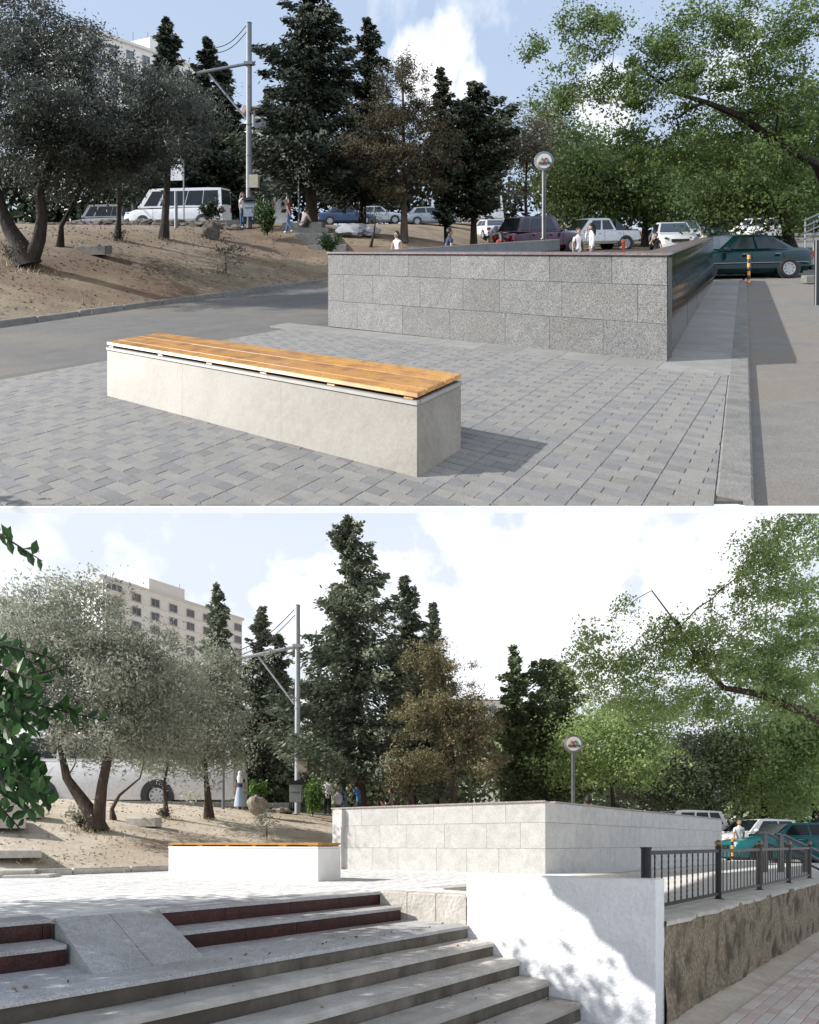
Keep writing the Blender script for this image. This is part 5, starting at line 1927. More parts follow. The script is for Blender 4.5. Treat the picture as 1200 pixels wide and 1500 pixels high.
# people
def ptop(px, row, d, H):
    t = S.at(px, row, d)
    return Vector((t.x, t.y, t.z - H * 1.02))
person(355, 26.5, 'young woman with long red hair, white t-shirt and jeans beside the litter bin', 70, 'stand', (.72, .72, .74), (.05, .10, .22), (.7, .7, .7), (.045, .014, .009), True, H=1.63)
person(424, 25.6, 'young woman in dark red top and blue jeans stepping at the stair head', 250, 'walk', (.20, .035, .02), (.06, .13, .30), (.75, .75, .75), (.03, .015, .01), True, H=1.65)
person(441, 25.9, 'person in beige shirt crouching with back turned at the stair head', 150, 'crouch', (.42, .36, .33), (.04, .04, .045), (.6, .6, .6), H=1.65)
person(393, 28.5, 'person in dark clothes half hidden behind the round bush', 200, 'stand', (.03, .03, .035), (.04, .05, .07), H=1.7)
person(583, 20, 'woman in white sleeveless top walking behind the granite wall', 320, 'walk', (.78, .76, .75), (.1, .1, .12), hair=(.012, .01, .01), longhair=True, H=1.66, base=ptop(583, 338.5, 20, 1.66), sleeve='none')
person(658, 20, 'bearded man in navy t-shirt behind the middle of the granite wall', 110, 'stand', (.02, .035, .10), (.05, .05, .06), H=1.76, base=ptop(658, 334, 20, 1.76), girth=1.12)
person(734, 22, 'person in red top with dark hair low behind the granite wall', 200, 'stand', (.45, .06, .05), (.1, .1, .12), longhair=True, H=1.55, base=ptop(734, 339.5, 22, 1.55))
person(847.5, 21, 'shorter person in white shirt facing the square before the pickup', 10, 'stand', (.74, .70, .74), (.1, .1, .12), H=1.68, base=ptop(847.5, 333.5, 21, 1.68))
person(867, 20.5, 'taller woman in white shirt holding a phone to her ear', 265, 'phone', (.76, .78, .84), (.1, .1, .12), hair=(.015, .01, .01), longhair=True, sleeve='long', H=1.74, base=ptop(867, 327, 20.5, 1.74))
person(961, 27, 'man in black t-shirt walking behind the corner of the granite wall', 330, 'phone', (.015, .015, .018), (.05, .05, .06), H=1.72, base=ptop(961, 341, 27, 1.72))
person(1031, 23, 'man in white shirt seen from behind past the wall end', 185, 'stand', (.7, .7, .72), (.1, .1, .12), H=1.72, base=ptop(1031, 336, 23, 1.72))

# trees
OB = S.hit(38, 389)
d0 = OB.y
tree('olive_tree', 'large forked olive tree with dark grey crown at the left of the upper view', OB,
     [(60, 110, 85, 90), (150, 165, 100, 80), (50, 215, 95, 65), (215, 165, 62, 66), (190, 222, 80, 40), (20, 35, 60, 60), (100, 55, 62, 50), (240, 130, 40, 45), (60, 250, 110, 24)],
     d0, L_OLIVE, M['bark'], [OB, S.at(30, 362, d0), S.at(14, 335, d0), S.at(0, 300, d0), S.at(-5, 250, d0)], nclump=900, per=105, cr=.17, leaf=.036, elong=2.8, r0=.27, limbs=200)
b = MB()
ol2 = bpy.data.objects['olive_tree']
b.tube([S.at(44, 385, d0), S.at(56, 352, d0), S.at(62, 318, d0), S.at(58, 280, d0), S.at(75, 240, d0), S.at(100, 200, d0)], [.20, .16, .13, .12, .09, .04], 10, jit=.08)
b.build('limb', M['bark'], ol2, smooth=True)
for lab, px, row, blobs, r0, nc in (
        ('small leaning olive tree just right of the big forked olive', 88, 361, [(112, 248, 36, 18), (120, 235, 40, 20)], .085, 60),
        ('slim olive tree with weeds at its foot on the upper bank', 172, 352, [(168, 215, 42, 30), (160, 195, 45, 34)], .10, 110),
        ('thick straight olive trunk standing before the minibus', 240, 350, [(242, 195, 44, 34), (262, 165, 36, 40), (225, 215, 44, 16)], .165, 170)):
    q = S.hit(px, row)
    tree('olive_tree', lab, q, blobs, q.y, L_OLIVE, M['bark'], [q, q.lerp(S.at(px + 2, row - 30, q.y), 1), S.at(blobs[0][0] + 6, blobs[0][1] + 30, q.y), S.at(blobs[0][0], blobs[0][1], q.y)],
         nclump=int(nc * 1.3), per=100, cr=.24, leaf=.05, elong=2.6, r0=r0, limbs=60)
def con(lab, px, ptx, pty, d, half, lm, name='fir_tree', **k):
    q = S.gnd(px, d)
    return conifer(name, lab, q, ptx, pty, d, half, lm, k.pop('bark', M['bark']), **k)
con('dark fir with pointed top rising behind the olive crown', 246, 244, 26, 45, 44, L_FIR, per=26, leaf=.26, z_low=1.0, r0=.18)
con('dark fir just left of the tall pole', 305, 303, 56, 46, 50, L_FIR, per=26, leaf=.26, z_low=.8, r0=.18)
con('lower dark fir touching the left side of the tall pole', 330, 328, 92, 47, 44, L_FIR, per=26, leaf=.26, z_low=.5, r0=.16)
con('tallest ragged fir reaching out of the top of the upper view', 457, 448, -60, 28.5, 84, L_FIR, per=44, leaf=.16, z_low=2.2, r0=.24, lump=.55, bark=M['bark_r'], droop=.45)
con('ragged fir immediately right of the tallest fir', 530, 540, 28, 31, 50, L_FIR, per=36, leaf=.15, z_low=2.0, r0=.18, lump=.6)
q = S.gnd(592, 26)
tree('pine_tree', 'brownish pine with rusty patches in the middle of the upper view', q, [(588, 122, 26, 32), (565, 170, 36, 30), (612, 178, 34, 34), (545, 215, 34, 22), (600, 228, 42, 28), (640, 235, 28, 34), (535, 278, 22, 17), (625, 275, 36, 22), (575, 265, 34, 18)],
     26, L_PINE, M['bark_r'], [q, S.at(592, 290, 26), S.at(591, 200, 26), S.at(590, 120, 26)], nclump=330, per=110, cr=.20, leaf=.045, elong=3.6, r0=.15, limbs=60)
con('slender cypress with a bent tip right of the brown pine', 655, 645, 100, 31, 20, L_CYP, name='cypress_tree', shape='col', per=44, leaf=.13, z_low=1.0, r0=.13)
con('broad dark cypress in the middle distance left of the metro sign', 694, 694, 120, 31.5, 46, L_CYP, name='cypress_tree', shape='col', per=52, leaf=.14, z_low=1.6, r0=.16, lump=.5)
q = S.gnd(773, 33)
tree('dry_tree', 'thin grey-green half bare tree behind the metro sign', q, [(770, 205, 28, 34), (790, 190, 18, 26), (760, 250, 24, 30)], 33, L_DRY, M['bark'],
     [q, S.at(770, 290, 33), S.at(772, 230, 33)], nclump=130, per=60, cr=.42, leaf=.085, elong=2, r0=.12, limbs=60)
# big broadleaf tree leaning in from the right
q = S.gnd(1232, 20.5)
BR = tree('elm_tree', 'wide leafy tree whose long limb leans in from the right edge', q,
     [(800, 72, 36, 16), (855, 60, 60, 28), (850, 25, 50, 18), (930, 40, 70, 36), (1010, 55, 80, 45), (1110, 40, 90, 50), (860, 125, 70, 24), (950, 120, 80, 36), (800, 150, 32, 12), (1040, 130, 80, 45), (1140, 120, 70, 60),
      (880, 200, 60, 26), (980, 215, 90, 36), (1090, 225, 80, 40), (1170, 230, 50, 60)],
     20, L_BROAD, M['bark'], [q, S.at(1222, 300, 20.5), S.at(1198, 240, 20.3), S.at(1140, 210, 20), S.at(1085, 170, 20), S.at(1035, 150, 20), S.at(985, 135, 20), S.at(940, 100, 20)],
     nclump=900, per=62, cr=.19, leaf=.066, elong=1.8, r0=.22, limbs=560, flat=.75, tone=(.1, .9))
q = S.gnd(1160, 27)
tree('elm_tree', 'dark dense tree behind the green saloon car', q, [(1080, 265, 80, 40), (1160, 270, 60, 45), (1180, 180, 60, 50), (1110, 190, 60, 35)], 27, L_BROAD, M['bark'],
     [q, S.at(1150, 330, 27), S.at(1140, 280, 27), S.at(1140, 220, 27)], nclump=330, per=85, cr=.45, leaf=.11, elong=1.7, r0=.22, limbs=60, tone=(0, .55))
for lab, px, d, blobs, r0 in (
        ('leafy tree with forked trunk behind the white pickup', 945, 36, [(930, 265, 60, 34), (880, 270, 45, 30), (960, 300, 40, 22)], .2),
        ('green tree behind the metro sign pole', 850, 38, [(838, 255, 46, 40), (830, 205, 34, 30), (850, 295, 40, 22)], .18),
        ('roadside tree over the row of parked cars', 1010, 40, [(1010, 275, 50, 32), (1040, 300, 40, 20)], .2),
        ('dense tree closing the view above the far road', 1110, 48, [(1110, 290, 60, 30), (1050, 290, 40, 26), (1180, 290, 50, 36)], .2)):
    q = S.gnd(px, d)
    tree('roadside_tree', lab, q, blobs, d, L_BROAD, M['bark'], [q, S.at(px, 318, d), S.at(px - 4, 290, d)], nclump=170, per=85, cr=.55, leaf=.14, elong=1.6, r0=r0, limbs=30, tone=(0, .6))
# far-off wood that reads as one mass
def woods(y0, x0, x1, ztop, m, n=26000, leaf=.30, name='woods', depth=9):
    P, T = [], []
    for k in range(n // 60):
        x = rnd.uniform(x0, x1)
        y = y0 + rnd.uniform(0, depth)
        zt_ = ztop(x) * (1 + .12 * mnoise.noise(Vector((x * .23, y * .2, 1))))
        z = S.gz(x, y) + rnd.random() ** .8 * zt_
        t = rnd.uniform(0, .7)
        for q in range(60):
            P.append((x + rnd.gauss(0, .9), y + rnd.gauss(0, .9), z + rnd.gauss(0, .7)))
            T.append(t * .6 + rnd.random() * .35)
    leafmesh(name, P, leaf * rng.uniform(.6, 1.3, len(P)), np.array(T), m, None, 1.7, kind='stuff', org=(0, y0, 0))
woods(58, -46, 50, lambda x: 8.5 if x < 8 else 9.5, L_CYP, n=36000, leaf=.44)
# small plants
def bush(px, row, d, rx, rz, lab, m, n=1400, leaf=.04, **k):
    q = S.at(px, row, d) if d else S.hit(px, row)
    return shrub(k.pop('name', 'bush'), lab, q, rx, rz, m, n, leaf, **k)
bush(392, 346, 24.8, .48, .78, 'round dark green bush beside the litter bin', L_SHRUB, 3600, .06)
bush(485, 371, 22.5, .42, .38, 'light green bush at the foot of the stone steps', L_SHRUB, 1500, .055)
bush(310, 322, 23.2, .42, .42, 'dark sapling growing on top of the boulder', L_CYP, 1300, .06, name='sapling')
q = S.hit(331, 401)
tree('sapling', 'spindly olive sapling on the lower slope of the bank', q, [(331, 366, 15, 13)], q.y, L_OLIVE, M['bark'], [q, S.at(331, 385, q.y), S.at(331, 368, q.y)], nclump=18, per=26, cr=.12, leaf=.045, r0=.02, limbs=14)
bush(20, 386, None, .42, .3, 'dry twiggy weed clump left of the forked olive trunk', L_DRY, 350, .035, name='weed', stems=26)
bush(173, 352, None, .28, .2, 'dry weed tuft round the slim olive trunk', L_DRY, 200, .04, name='weed', stems=18)
q = S.gnd(545, 25)
tree('dry_tree', 'thin crooked bare sapling behind the end of the granite wall', S.at(543, 362, 25), [(552, 318, 14, 14)], 25, L_DRY, M['bark'], [S.at(543, 362, 25), S.at(548, 340, 25), S.at(550, 325, 25)], nclump=8, per=14, cr=.15, leaf=.06, r0=.06, limbs=8)

# ================================================================ LOWER SITE: contents
S = LO
block('cream apartment block with rows of windows behind the pale olive trees', (-58.2, 110), (-37.8, 131), 15.8, 51.0, 8, 8, 4, step=.42)
q = S.at(458, 1012, 60)
house('low white house showing between the steel pole and the tall fir', (q.x, 60, 0), (.9, -.5), 8, 6, q.z - 1.0, 1.5)
q = S.at(690, 1045, 110)
house('pale distant building with rooftop fence behind the brown pine', (q.x, 110, 0), (1, .1), 11, 8, q.z + 1.5, .2)
led = thing('ledge_wall', tuple(S.at(-30, 1174, 26)), 'long low pale kerb wall along the bank under the big white bus', 'wall')
e0, e1 = S.at(-30, 1174, 26), S.at(430, 1180, 26)
for k in range(13):
    a, c = e0.lerp(e1, k / 13), e0.lerp(e1, (k + 1) / 13)
    MB().slab(((a.x + c.x) / 2, a.y, (a.z + c.z) / 2), ((c - a).length - .02, .25, .20), (1, 0), .012).build('coping_stone', M['kerb'], led)
rr_ = thing('rubble_wall', tuple(e0 - Vector((0, .3, .2))), 'pale rubble stones along the top of the sunlit dirt bank', 'wall')
mrk = mat('rough_rock_pale', (.34, .30, .255), (.18, .155, .13), 5, .95, bump=1, bscale=14, vary=.2)  # same rock, lower site's brightness put into its colour
for k in range(95):
    f = k / 95
    p = e0.lerp(e1, f)
    b = MB()
    sz = r5.uniform(.10, .24)
    b.ball((p.x, p.y - .25 - r5.uniform(0, .25), p.z - .22 - r5.uniform(.0, .14)), (sz * 1.5, sz, sz * .8), 8, 6, rough=.8, seed=k)
    b.build('stone', mrk, rr_)
rock(377, 1187, 22.5, (.34, .30, .40), 'brown boulder under the sapling on the sunlit bank', 15, m=mrk)
o = MB()
p = S.hit(211, 1210)
o.slab((p.x, p.y, p.z + .10), (.85, .35, .24), (1, -.1), .02)
props(o.build('concrete_block', M['b_conc'], None, org=p), 'loose pale concrete block on the sunlit bank between olive trunks', 'concrete block')
# old stair slabs at the left edge
oth = thing('broken_steps', S.on(20, 1290, 0), 'broken pale concrete slabs stepping up the left edge of the bank', 'steps')
for px, row, d, sx_, sy_, sz_, a in ((8, 1285, 9.9, .9, .8, .14, .5), (18, 1262, 11, .9, 1.2, .14, .6), (-10, 1235, 13, 1.2, 1.5, .3, .6), (30, 1222, 14.5, .9, .7, .3, .4), (-14, 1216, 15.5, 1.2, 1.5, .3, .5), (48, 1287, 9.8, .7, .5, .07, .2)):
    q = S.gnd(px, d)
    MB().slab((q.x, q.y, q.z + sz_ * .3), (sx_, sy_, sz_), (math.cos(a), math.sin(a)), .015).build('slab', M['b_top'], oth)
gantry(436, 888, 1182, 26.5, (322, 971), (430, 948), (376, 958), (431, 1031), ((431, 893), (352, 952)), 1122, 'tall pale steel pole with a side arm standing against bright sky and sunlit firs', M['steel_b'])
litter_bin(434, 1184, 25.6, 1.25, 'steel litter bin with sloping hood at the foot of the pale pole')
b = MB(); p = S.at(327, 1192, 24.5); b.tube([(p.x, p.y, p.z - .2), (p.x, p.y, S.at(328, 1095, 24.5).z)], .065, 12)
props(b.build('metal_post', M['steel'], None, org=p, smooth=True), 'thin steel post beside the woman in the headscarf', 'post')
bn = thing('street_banner', S.gnd(330, 29), 'slim white street banner among the sunlit firs', 'banner')
p = S.gnd(330, 29)
zt = S.at(330, 1042, 29).z
MB().tube([(p.x + .25, p.y, p.z), (p.x + .25, p.y, zt)], .04, 8).build('pole', M['steel'], bn)
for k in range(3):
    MB().box((p.x - .12, p.y, zt - .5 - k * .9), (.62, .05, .8)).build('banner_panel', M['white'], bn)
metro_sign(840, 1090, 14.0, 24.0, 'round chrome metro sign on a pole over the pale wall corner', brow=1180)
bollard(Vector((S.at(1073, 1256, 19.6).x, 19.6, -.09)), .85, 'striped bollard behind the railing at the nose of the teal saloon')
bollard(Vector((S.at(1143, 1258, 19.0).x, 19.0, -.09)), .75, 'second striped bollard beside the door of the teal saloon')
# sloping handrails beyond the railing
hr_ = thing('handrail', S.at(1121, 1277, 13.4), 'pair of grey sloping handrails beyond the ball-topped railing', 'handrail')
for (a, c, e) in (((1111, 1220), (1124, 1221), (1204, 1262)), ((1136, 1222), (1148, 1224), (1204, 1250))):
    for dz in (0, .22):
        q = [S.at(*t, 13.6 + i * .0) - Vector((0, 0, dz)) for i, t in enumerate((a, c, e))]
        if dz: q = q[1:]
        MB().tube(q, .036 if not dz else .025, 10).build('rail', M['b_rail2'] if dz else M['darkpole'], hr_, smooth=True)
for px, r0_ in ((1121, 1222), (1144, 1224), (1180, 1246)):
    a = S.at(px, r0_, 13.6)
    MB().box((a.x, a.y, (a.z - .1) / 2), (.09, .09, a.z + .1)).build('post', M['darkpole'], hr_)

car('bus', S.gnd(165, 28.3), 180, 'long white bus standing behind the olive trunks on the bank', 'bus', paint('paint_bus', (.76, .77, .80)), L=12.5, Wd=2.5, H=3.4, kind='bus', wr=.54, wb=5.4, spokes=8, bus_belt=2.15)
car('saloon_car', Vector(((1153 - 600) / F * 20.6, 20.6, -.10)), 179, 'bright teal saloon car parked behind the railing and handrails', 'car', paint('paint_teal', (.008, .13, .145), .2), L=4.5, H=1.40, kind='saloon', chromeline=True, spokes=8)
car('saloon_car', S.gnd(1105, 25.5), 195, 'white car mostly hidden behind the teal saloon', 'car', paint('paint_white', (.78, .79, .81)), L=4.3, H=1.5, kind='hatch')
q = S.at(992, 1188, 27)
car('estate_car', Vector((q.x, 27, q.z - 1.75)), 190, 'white car roof showing over the coping of the long pale wall', 'car', paint('paint_white', (.78, .79, .81)), L=4.3, H=1.75, kind='suv')

person(352, 25.5, 'woman in white headscarf, navy top and long pale blue skirt', 190, 'stand', (.03, .06, .16), (.42, .50, .62), scarf=(.72, .72, .70), dress=True, H=1.66, base=ptop(352, 1130, 25.5, 1.66))
person(480, 25.5, 'person in white hooded top and black trousers with back turned', 180, 'stand', (.70, .70, .72), (.02, .02, .025), sleeve='long', H=1.68, base=ptop(480, 1139, 25.5, 1.68), girth=1.15)
person(503, 25, 'man in black t-shirt and jeans holding a pale bag', 175, 'akimbo', (.015, .015, .018), (.10, .15, .26), H=1.76, base=ptop(503, 1133, 25, 1.76), girth=1.1)
p = S.at(495.5, 1170, 24.8)
b = MB(); b.ball((p.x, p.y, p.z), (.20, .16, .27), 12, 9, rough=.3, seed=4)
props(b.build('carrier_bag', M['plastic'], None, org=p, smooth=True), 'pale carrier bag in the hand of the man in black', 'bag')
person(526, 25.5, 'man in blue shirt leaning towards the reddish trunk', 215, 'lean', (.08, .22, .50), (.07, .07, .08), H=1.68, base=ptop(526, 1147, 25.5, 1.68))
person(554, 25, 'man in black seated low behind the wall coping', 100, 'sit', (.015, .015, .018), (.12, .12, .13), H=1.72, base=ptop(554, 1158, 25, 1.30))
person(575, 25, 'man in grey shirt sitting on a red chair', 275, 'sit', (.20, .20, .22), (.10, .10, .12), skin=(.34, .18, .12), H=1.72, base=ptop(575, 1156, 25, 1.30))
p = S.at(579, 1175, 25.3)
ch = thing('chair', Vector((p.x, p.y, p.z - .45)), 'dark red chair under the seated man in grey', 'chair')
MB().slab((p.x, p.y, p.z - .02), (.42, .42, .05), (1, 0), .01).build('seat', col('chair_red', (.22, .05, .04), .6), ch)
MB().slab((p.x + .20, p.y, p.z + .28), (.04, .42, .36), (1, 0), .008).build('backrest', col('chair_red', (.22, .05, .04), .6), ch)
for sx_ in (-.18, .18):
    for sy_ in (-.18, .18):
        MB().tube([(p.x + sx_, p.y + sy_, p.z - .45), (p.x + sx_, p.y + sy_, p.z + (.45 if sx_ > 0 else 0))], .015, 6).build('leg', M['black'], ch)
person(1082, 21.5, 'boy in white t-shirt walking past the end of the pale wall', 350, 'walk', (.74, .74, .75), (.08, .09, .12), H=1.62, base=ptop(1082, 1200, 21.5, 1.62))
person(862, 14.5, 'dark-haired head of someone in the stairwell behind the wall coping', 180, 'stand', (.2, .1, .08), (.1, .1, .1), H=1.72, base=ptop(862, 1167.5, 14.5, 1.72))

OB = S.hit(140, 1217)
d0 = OB.y
tree('olive_tree', 'silvery olive tree with strongly forked trunk on the sunlit bank', OB,
     [(60, 935, 75, 62), (130, 915, 70, 55), (160, 985, 95, 62), (60, 1020, 85, 55), (220, 1010, 75, 60), (150, 1060, 95, 38), (20, 985, 60, 70), (215, 940, 50, 34), (100, 880, 45, 28)],
     d0, L_OLIVE_B, M['bark_r'], [OB, S.at(137, 1196, d0), S.at(120, 1172, d0), S.at(98, 1140, d0), S.at(88, 1095, d0)], nclump=800, per=100, cr=.19, leaf=.038, elong=2.8, r0=.24, limbs=240)
b = MB()
ol2 = [o for o in bpy.data.objects if o.name.startswith('olive_tree') and o.get('label', '').startswith('silvery')][0]
b.tube([S.at(142, 1212, d0), S.at(146, 1182, d0), S.at(150, 1150, d0), S.at(158, 1110, d0), S.at(150, 1070, d0), S.at(165, 1030, d0)], [.18, .14, .11, .10, .07, .03], 10, jit=.08)
b.build('limb', M['bark_r'], ol2, smooth=True)
for lab, px, row, blobs, r0, nc, kp in (
        ('thin olive trunk curving right between the wheels of the bus', 166, 1201, [(235, 1090, 40, 26), (200, 1095, 30, 20)], .075, 70, [(164, 1185), (175, 1165), (205, 1140)]),
        ('slim olive tree with weeds at its foot on the sunlit bank', 243, 1198, [(245, 1075, 45, 42), (250, 1040, 50, 35)], .09, 130, [(243, 1180), (240, 1150), (246, 1120)]),
        ('olive tree with thick brown trunk left of the steel post', 306, 1200, [(300, 1060, 52, 48), (310, 1000, 38, 40), (280, 1100, 50, 25)], .15, 220, [(305, 1170), (302, 1140), (300, 1100)])):
    q = S.hit(px, row)
    tree('olive_tree', lab, q, blobs, q.y, L_OLIVE_B, M['bark_r'], [q] + [S.at(a, c, q.y) for a, c in kp], nclump=int(nc * 1.3), per=100, cr=.24, leaf=.048, elong=2.6, r0=r0, limbs=70)
con('pointed dark fir in front of the apartment block', 322, 318, 858, 34, 48, L_FIR_B, per=36, leaf=.17, z_low=.8, r0=.18)
con('second dark fir behind the arm of the steel pole', 385, 383, 890, 35, 46, L_FIR_B, per=36, leaf=.17, z_low=.6, r0=.17)
con('dark fir right behind the steel pole', 412, 410, 932, 35.5, 40, L_FIR_B, per=36, leaf=.17, z_low=.4, r0=.16)
con('tallest ragged fir touching the top of the lower view', 531, 509, 757, 28.5, 88, L_FIR_B, per=44, leaf=.155, z_low=2.2, r0=.22, lump=.6, bark=M['bark_r'], droop=.45, dense=.9)
con('ragged fir with drooping top right of the tallest fir', 605, 593, 846, 31, 55, L_FIR_B, per=38, leaf=.15, z_low=1.6, r0=.18, lump=.6)
con('lower fir behind the brown pine in the lower view', 640, 634, 885, 34, 34, L_FIR_B, per=38, leaf=.15, z_low=1.6, r0=.16, lump=.5)
q = S.gnd(665, 26)
tree('pine_tree', 'brown-tinged pine with round tufts in the middle of the lower view', q, [(632, 975, 26, 28), (655, 985, 25, 30), (615, 1030, 30, 28), (665, 1035, 36, 34), (700, 1050, 26, 28), (610, 1075, 28, 20), (680, 1085, 44, 24), (715, 1110, 28, 20), (640, 1110, 36, 20), (600, 1130, 22, 16)],
     26, L_PINE_B, M['bark_r'], [q, S.at(664, 1120, 26), S.at(655, 1040, 26), S.at(645, 985, 26)], nclump=350, per=115, cr=.20, leaf=.045, elong=3.6, r0=.15, limbs=60)
q = S.gnd(603, 25.5)
tree('pine_tree', 'young pine with one round tuft beside the big brown pine', q, [(600, 1132, 22, 17), (612, 1124, 14, 12)], 25.5, L_PINE_B, M['bark_r'], [q, S.at(603, 1160, 25.5), S.at(601, 1140, 25.5)], nclump=50, per=110, cr=.2, leaf=.05, elong=3.2, r0=.15, limbs=12)
con('slender cypress spire right of the brown pine in the lower view', 762, 752, 948, 31, 24, L_CYP_B, name='cypress_tree', shape='col', per=48, leaf=.13, z_low=.8, r0=.13, lump=.5)
con('broad dark cypress left of the lower metro sign', 800, 808, 968, 31.5, 58, L_CYP_B, name='cypress_tree', shape='col', per=60, leaf=.14, z_low=1.2, r0=.16, lump=.6)
q = S.gnd(1262, 18.5)
tree('elm_tree', 'sunlit leafy tree whose pale limb leans in over the pale wall', q,
     [(1150, 790, 55, 34), (1130, 850, 60, 34), (1090, 905, 60, 30), (1180, 900, 50, 50), (1030, 925, 40, 18), (930, 955, 62, 24), (880, 975, 40, 22), (990, 985, 60, 24), (880, 935, 30, 12), (935, 900, 36, 14), (940, 1025, 80, 24), (1050, 1030, 80, 34), (1140, 1000, 70, 44), (1000, 870, 26, 16), (965, 830, 10, 24), (975, 800, 8, 22), (905, 985, 60, 26), (860, 955, 34, 14), (1060, 960, 70, 40), (1160, 960, 60, 40), (1000, 930, 50, 26)],
     18, L_BROAD_B, M['bark_r'], [q, S.at(1250, 1150, 18.5), S.at(1215, 1062, 18.3), S.at(1170, 1040, 18), S.at(1110, 1016, 18), S.at(1060, 1008, 18), S.at(1025, 968, 18), S.at(985, 905, 18), S.at(955, 865, 18)],
     nclump=1050, per=52, cr=.16, leaf=.058, elong=1.8, r0=.18, limbs=700, flat=.75, tone=(.1, .9))
for lab, px, d, blobs, r0, lm in (
        ('green tree between the lower metro sign and the leaning limb', 900, 27, [(880, 1080, 45, 45), (925, 1065, 45, 35), (860, 1120, 30, 24), (930, 1120, 50, 28)], .18, L_BROAD_B),
        ('silvery shrubby tree behind the long pale wall', 985, 31, [(975, 1140, 55, 28), (1010, 1105, 40, 30), (940, 1165, 40, 16)], .14, L_DRY_B),
        ('dark tree behind the long pale wall', 1040, 30, [(1040, 1120, 40, 45), (1010, 1150, 36, 26), (1055, 1160, 30, 20)], .2, L_CYP_B),
        ('leafy tree with twin trunks behind the teal saloon', 1120, 29, [(1110, 1100, 50, 36), (1160, 1085, 50, 40), (1105, 1150, 36, 20)], .2, L_BROAD_B),
        ('dense green tree at the right edge of the lower view', 1195, 27, [(1180, 1120, 50, 50), (1190, 1060, 50, 40), (1200, 1165, 40, 22)], .2, L_BROAD_B)):
    q = S.gnd(px, d)
    tree('roadside_tree', lab, q, blobs, d, lm, M['bark'], [q, S.at(px, 1190, d), S.at(px - 4, 1150, d)], nclump=230, per=80, cr=.38, leaf=.10, elong=1.7, r0=r0, limbs=40, tone=(0, .85))
woods(48, -40, 46, lambda x: 7.5, L_CYP_B, n=34000, leaf=.40)
bush(458, 1196, 24.6, .46, .74, 'fresh green bush beside the bin at the end of the pale wall', L_SHRUB_B, 3200, .06)
bush(377, 1171, 22.8, .38, .36, 'small green sapling growing on top of the brown boulder', L_SHRUB_B, 900, .06, name='sapling')
q = S.hit(391, 1228)
tree('sapling', 'spindly sapling on the lower slope behind the yellow-slatted bench', q, [(390, 1200, 15, 14)], q.y, L_OLIVE_B, M['bark'], [q, S.at(391, 1212, q.y), S.at(391, 1202, q.y)], nclump=16, per=24, cr=.10, leaf=.04, r0=.018, limbs=12)
bush(118, 1213, None, .36, .28, 'dry twiggy weeds left of the forked olive trunk on the sunlit bank', L_DRY_B, 320, .035, name='weed', stems=30)
bush(240, 1198, None, .26, .2, 'dry weed tuft round the slim olive on the sunlit bank', L_DRY_B, 200, .04, name='weed', stems=18)

# near tree at the left, just outside the picture, its sprays hanging into it
nb_ = Vector((-4.9, 2.4, -1.05))
nt_ = thing('near_tree', nb_, 'glossy green leafy branches hanging in from the left edge of the lower view', 'tree')
b = MB()
cl = []
for k in range(330):
    while True:
        v = Vector((rnd.uniform(-1, 1), rnd.uniform(-1, 1), rnd.uniform(-1, 1)))
        if v.length < 1: break
    c = Vector((-5.7 + v.x * 1.6, 3.5 + v.y * 2.3, 2.75 + v.z * 1.5))
    if c.x < -.73 * c.y - 1.0: cl.append(c)
skeleton(b, [nb_, nb_ + Vector((.1, .1, 1.2)), nb_ + Vector((0, .2, 2.4)), nb_ + Vector((-.3, .3, 3.3))], .16, cl[:70] , seg=6)
# the sprays in view: (from, to, leaves)
sprays = []
for px0, r0_, px1, r1_, d, nl_ in ((-60, 780, 62, 822, 2.3, 15), (-60, 960, 80, 965, 2.4, 22), (-60, 990, 60, 1000, 2.3, 22), (-80, 1010, 70, 1060, 2.4, 24), (-60, 1040, 155, 1056, 2.5, 22), (20, 1030, 100, 975, 2.5, 10),
                                   (-80, 1060, 40, 1090, 2.2, 24), (-80, 1080, 60, 1130, 2.3, 26), (-60, 1100, 50, 1150, 2.2, 26), (-60, 1130, 48, 1190, 2.3, 24), (40, 1100, 72, 1185, 2.4, 16), (-60, 1150, 30, 1215, 2.3, 18),
                                   (-60, 1020, 30, 1040, 2.1, 20), (-70, 1110, 20, 1110, 2.2, 22), (60, 1058, 110, 1040, 2.5, 8), (-60, 940, 55, 975, 2.5, 16), (-60, 1170, 10, 1190, 2.2, 14)):
    sprays.append((S.at(px0, r0_, d + .1), S.at(px1, r1_, d), nl_))
for k in range(24):
    r0_ = rnd.uniform(1000, 1190)
    x1_ = rnd.uniform(5, 85 - abs(r0_ - 1110) * .35)
    sprays.append((S.at(-70, r0_ - 30, 2.3), S.at(x1_, r0_ + rnd.uniform(-10, 35), rnd.uniform(2.1, 2.6)), 22))
hub = Vector((-3.0, 2.2, 1.5))
lv = MB()
tones = []
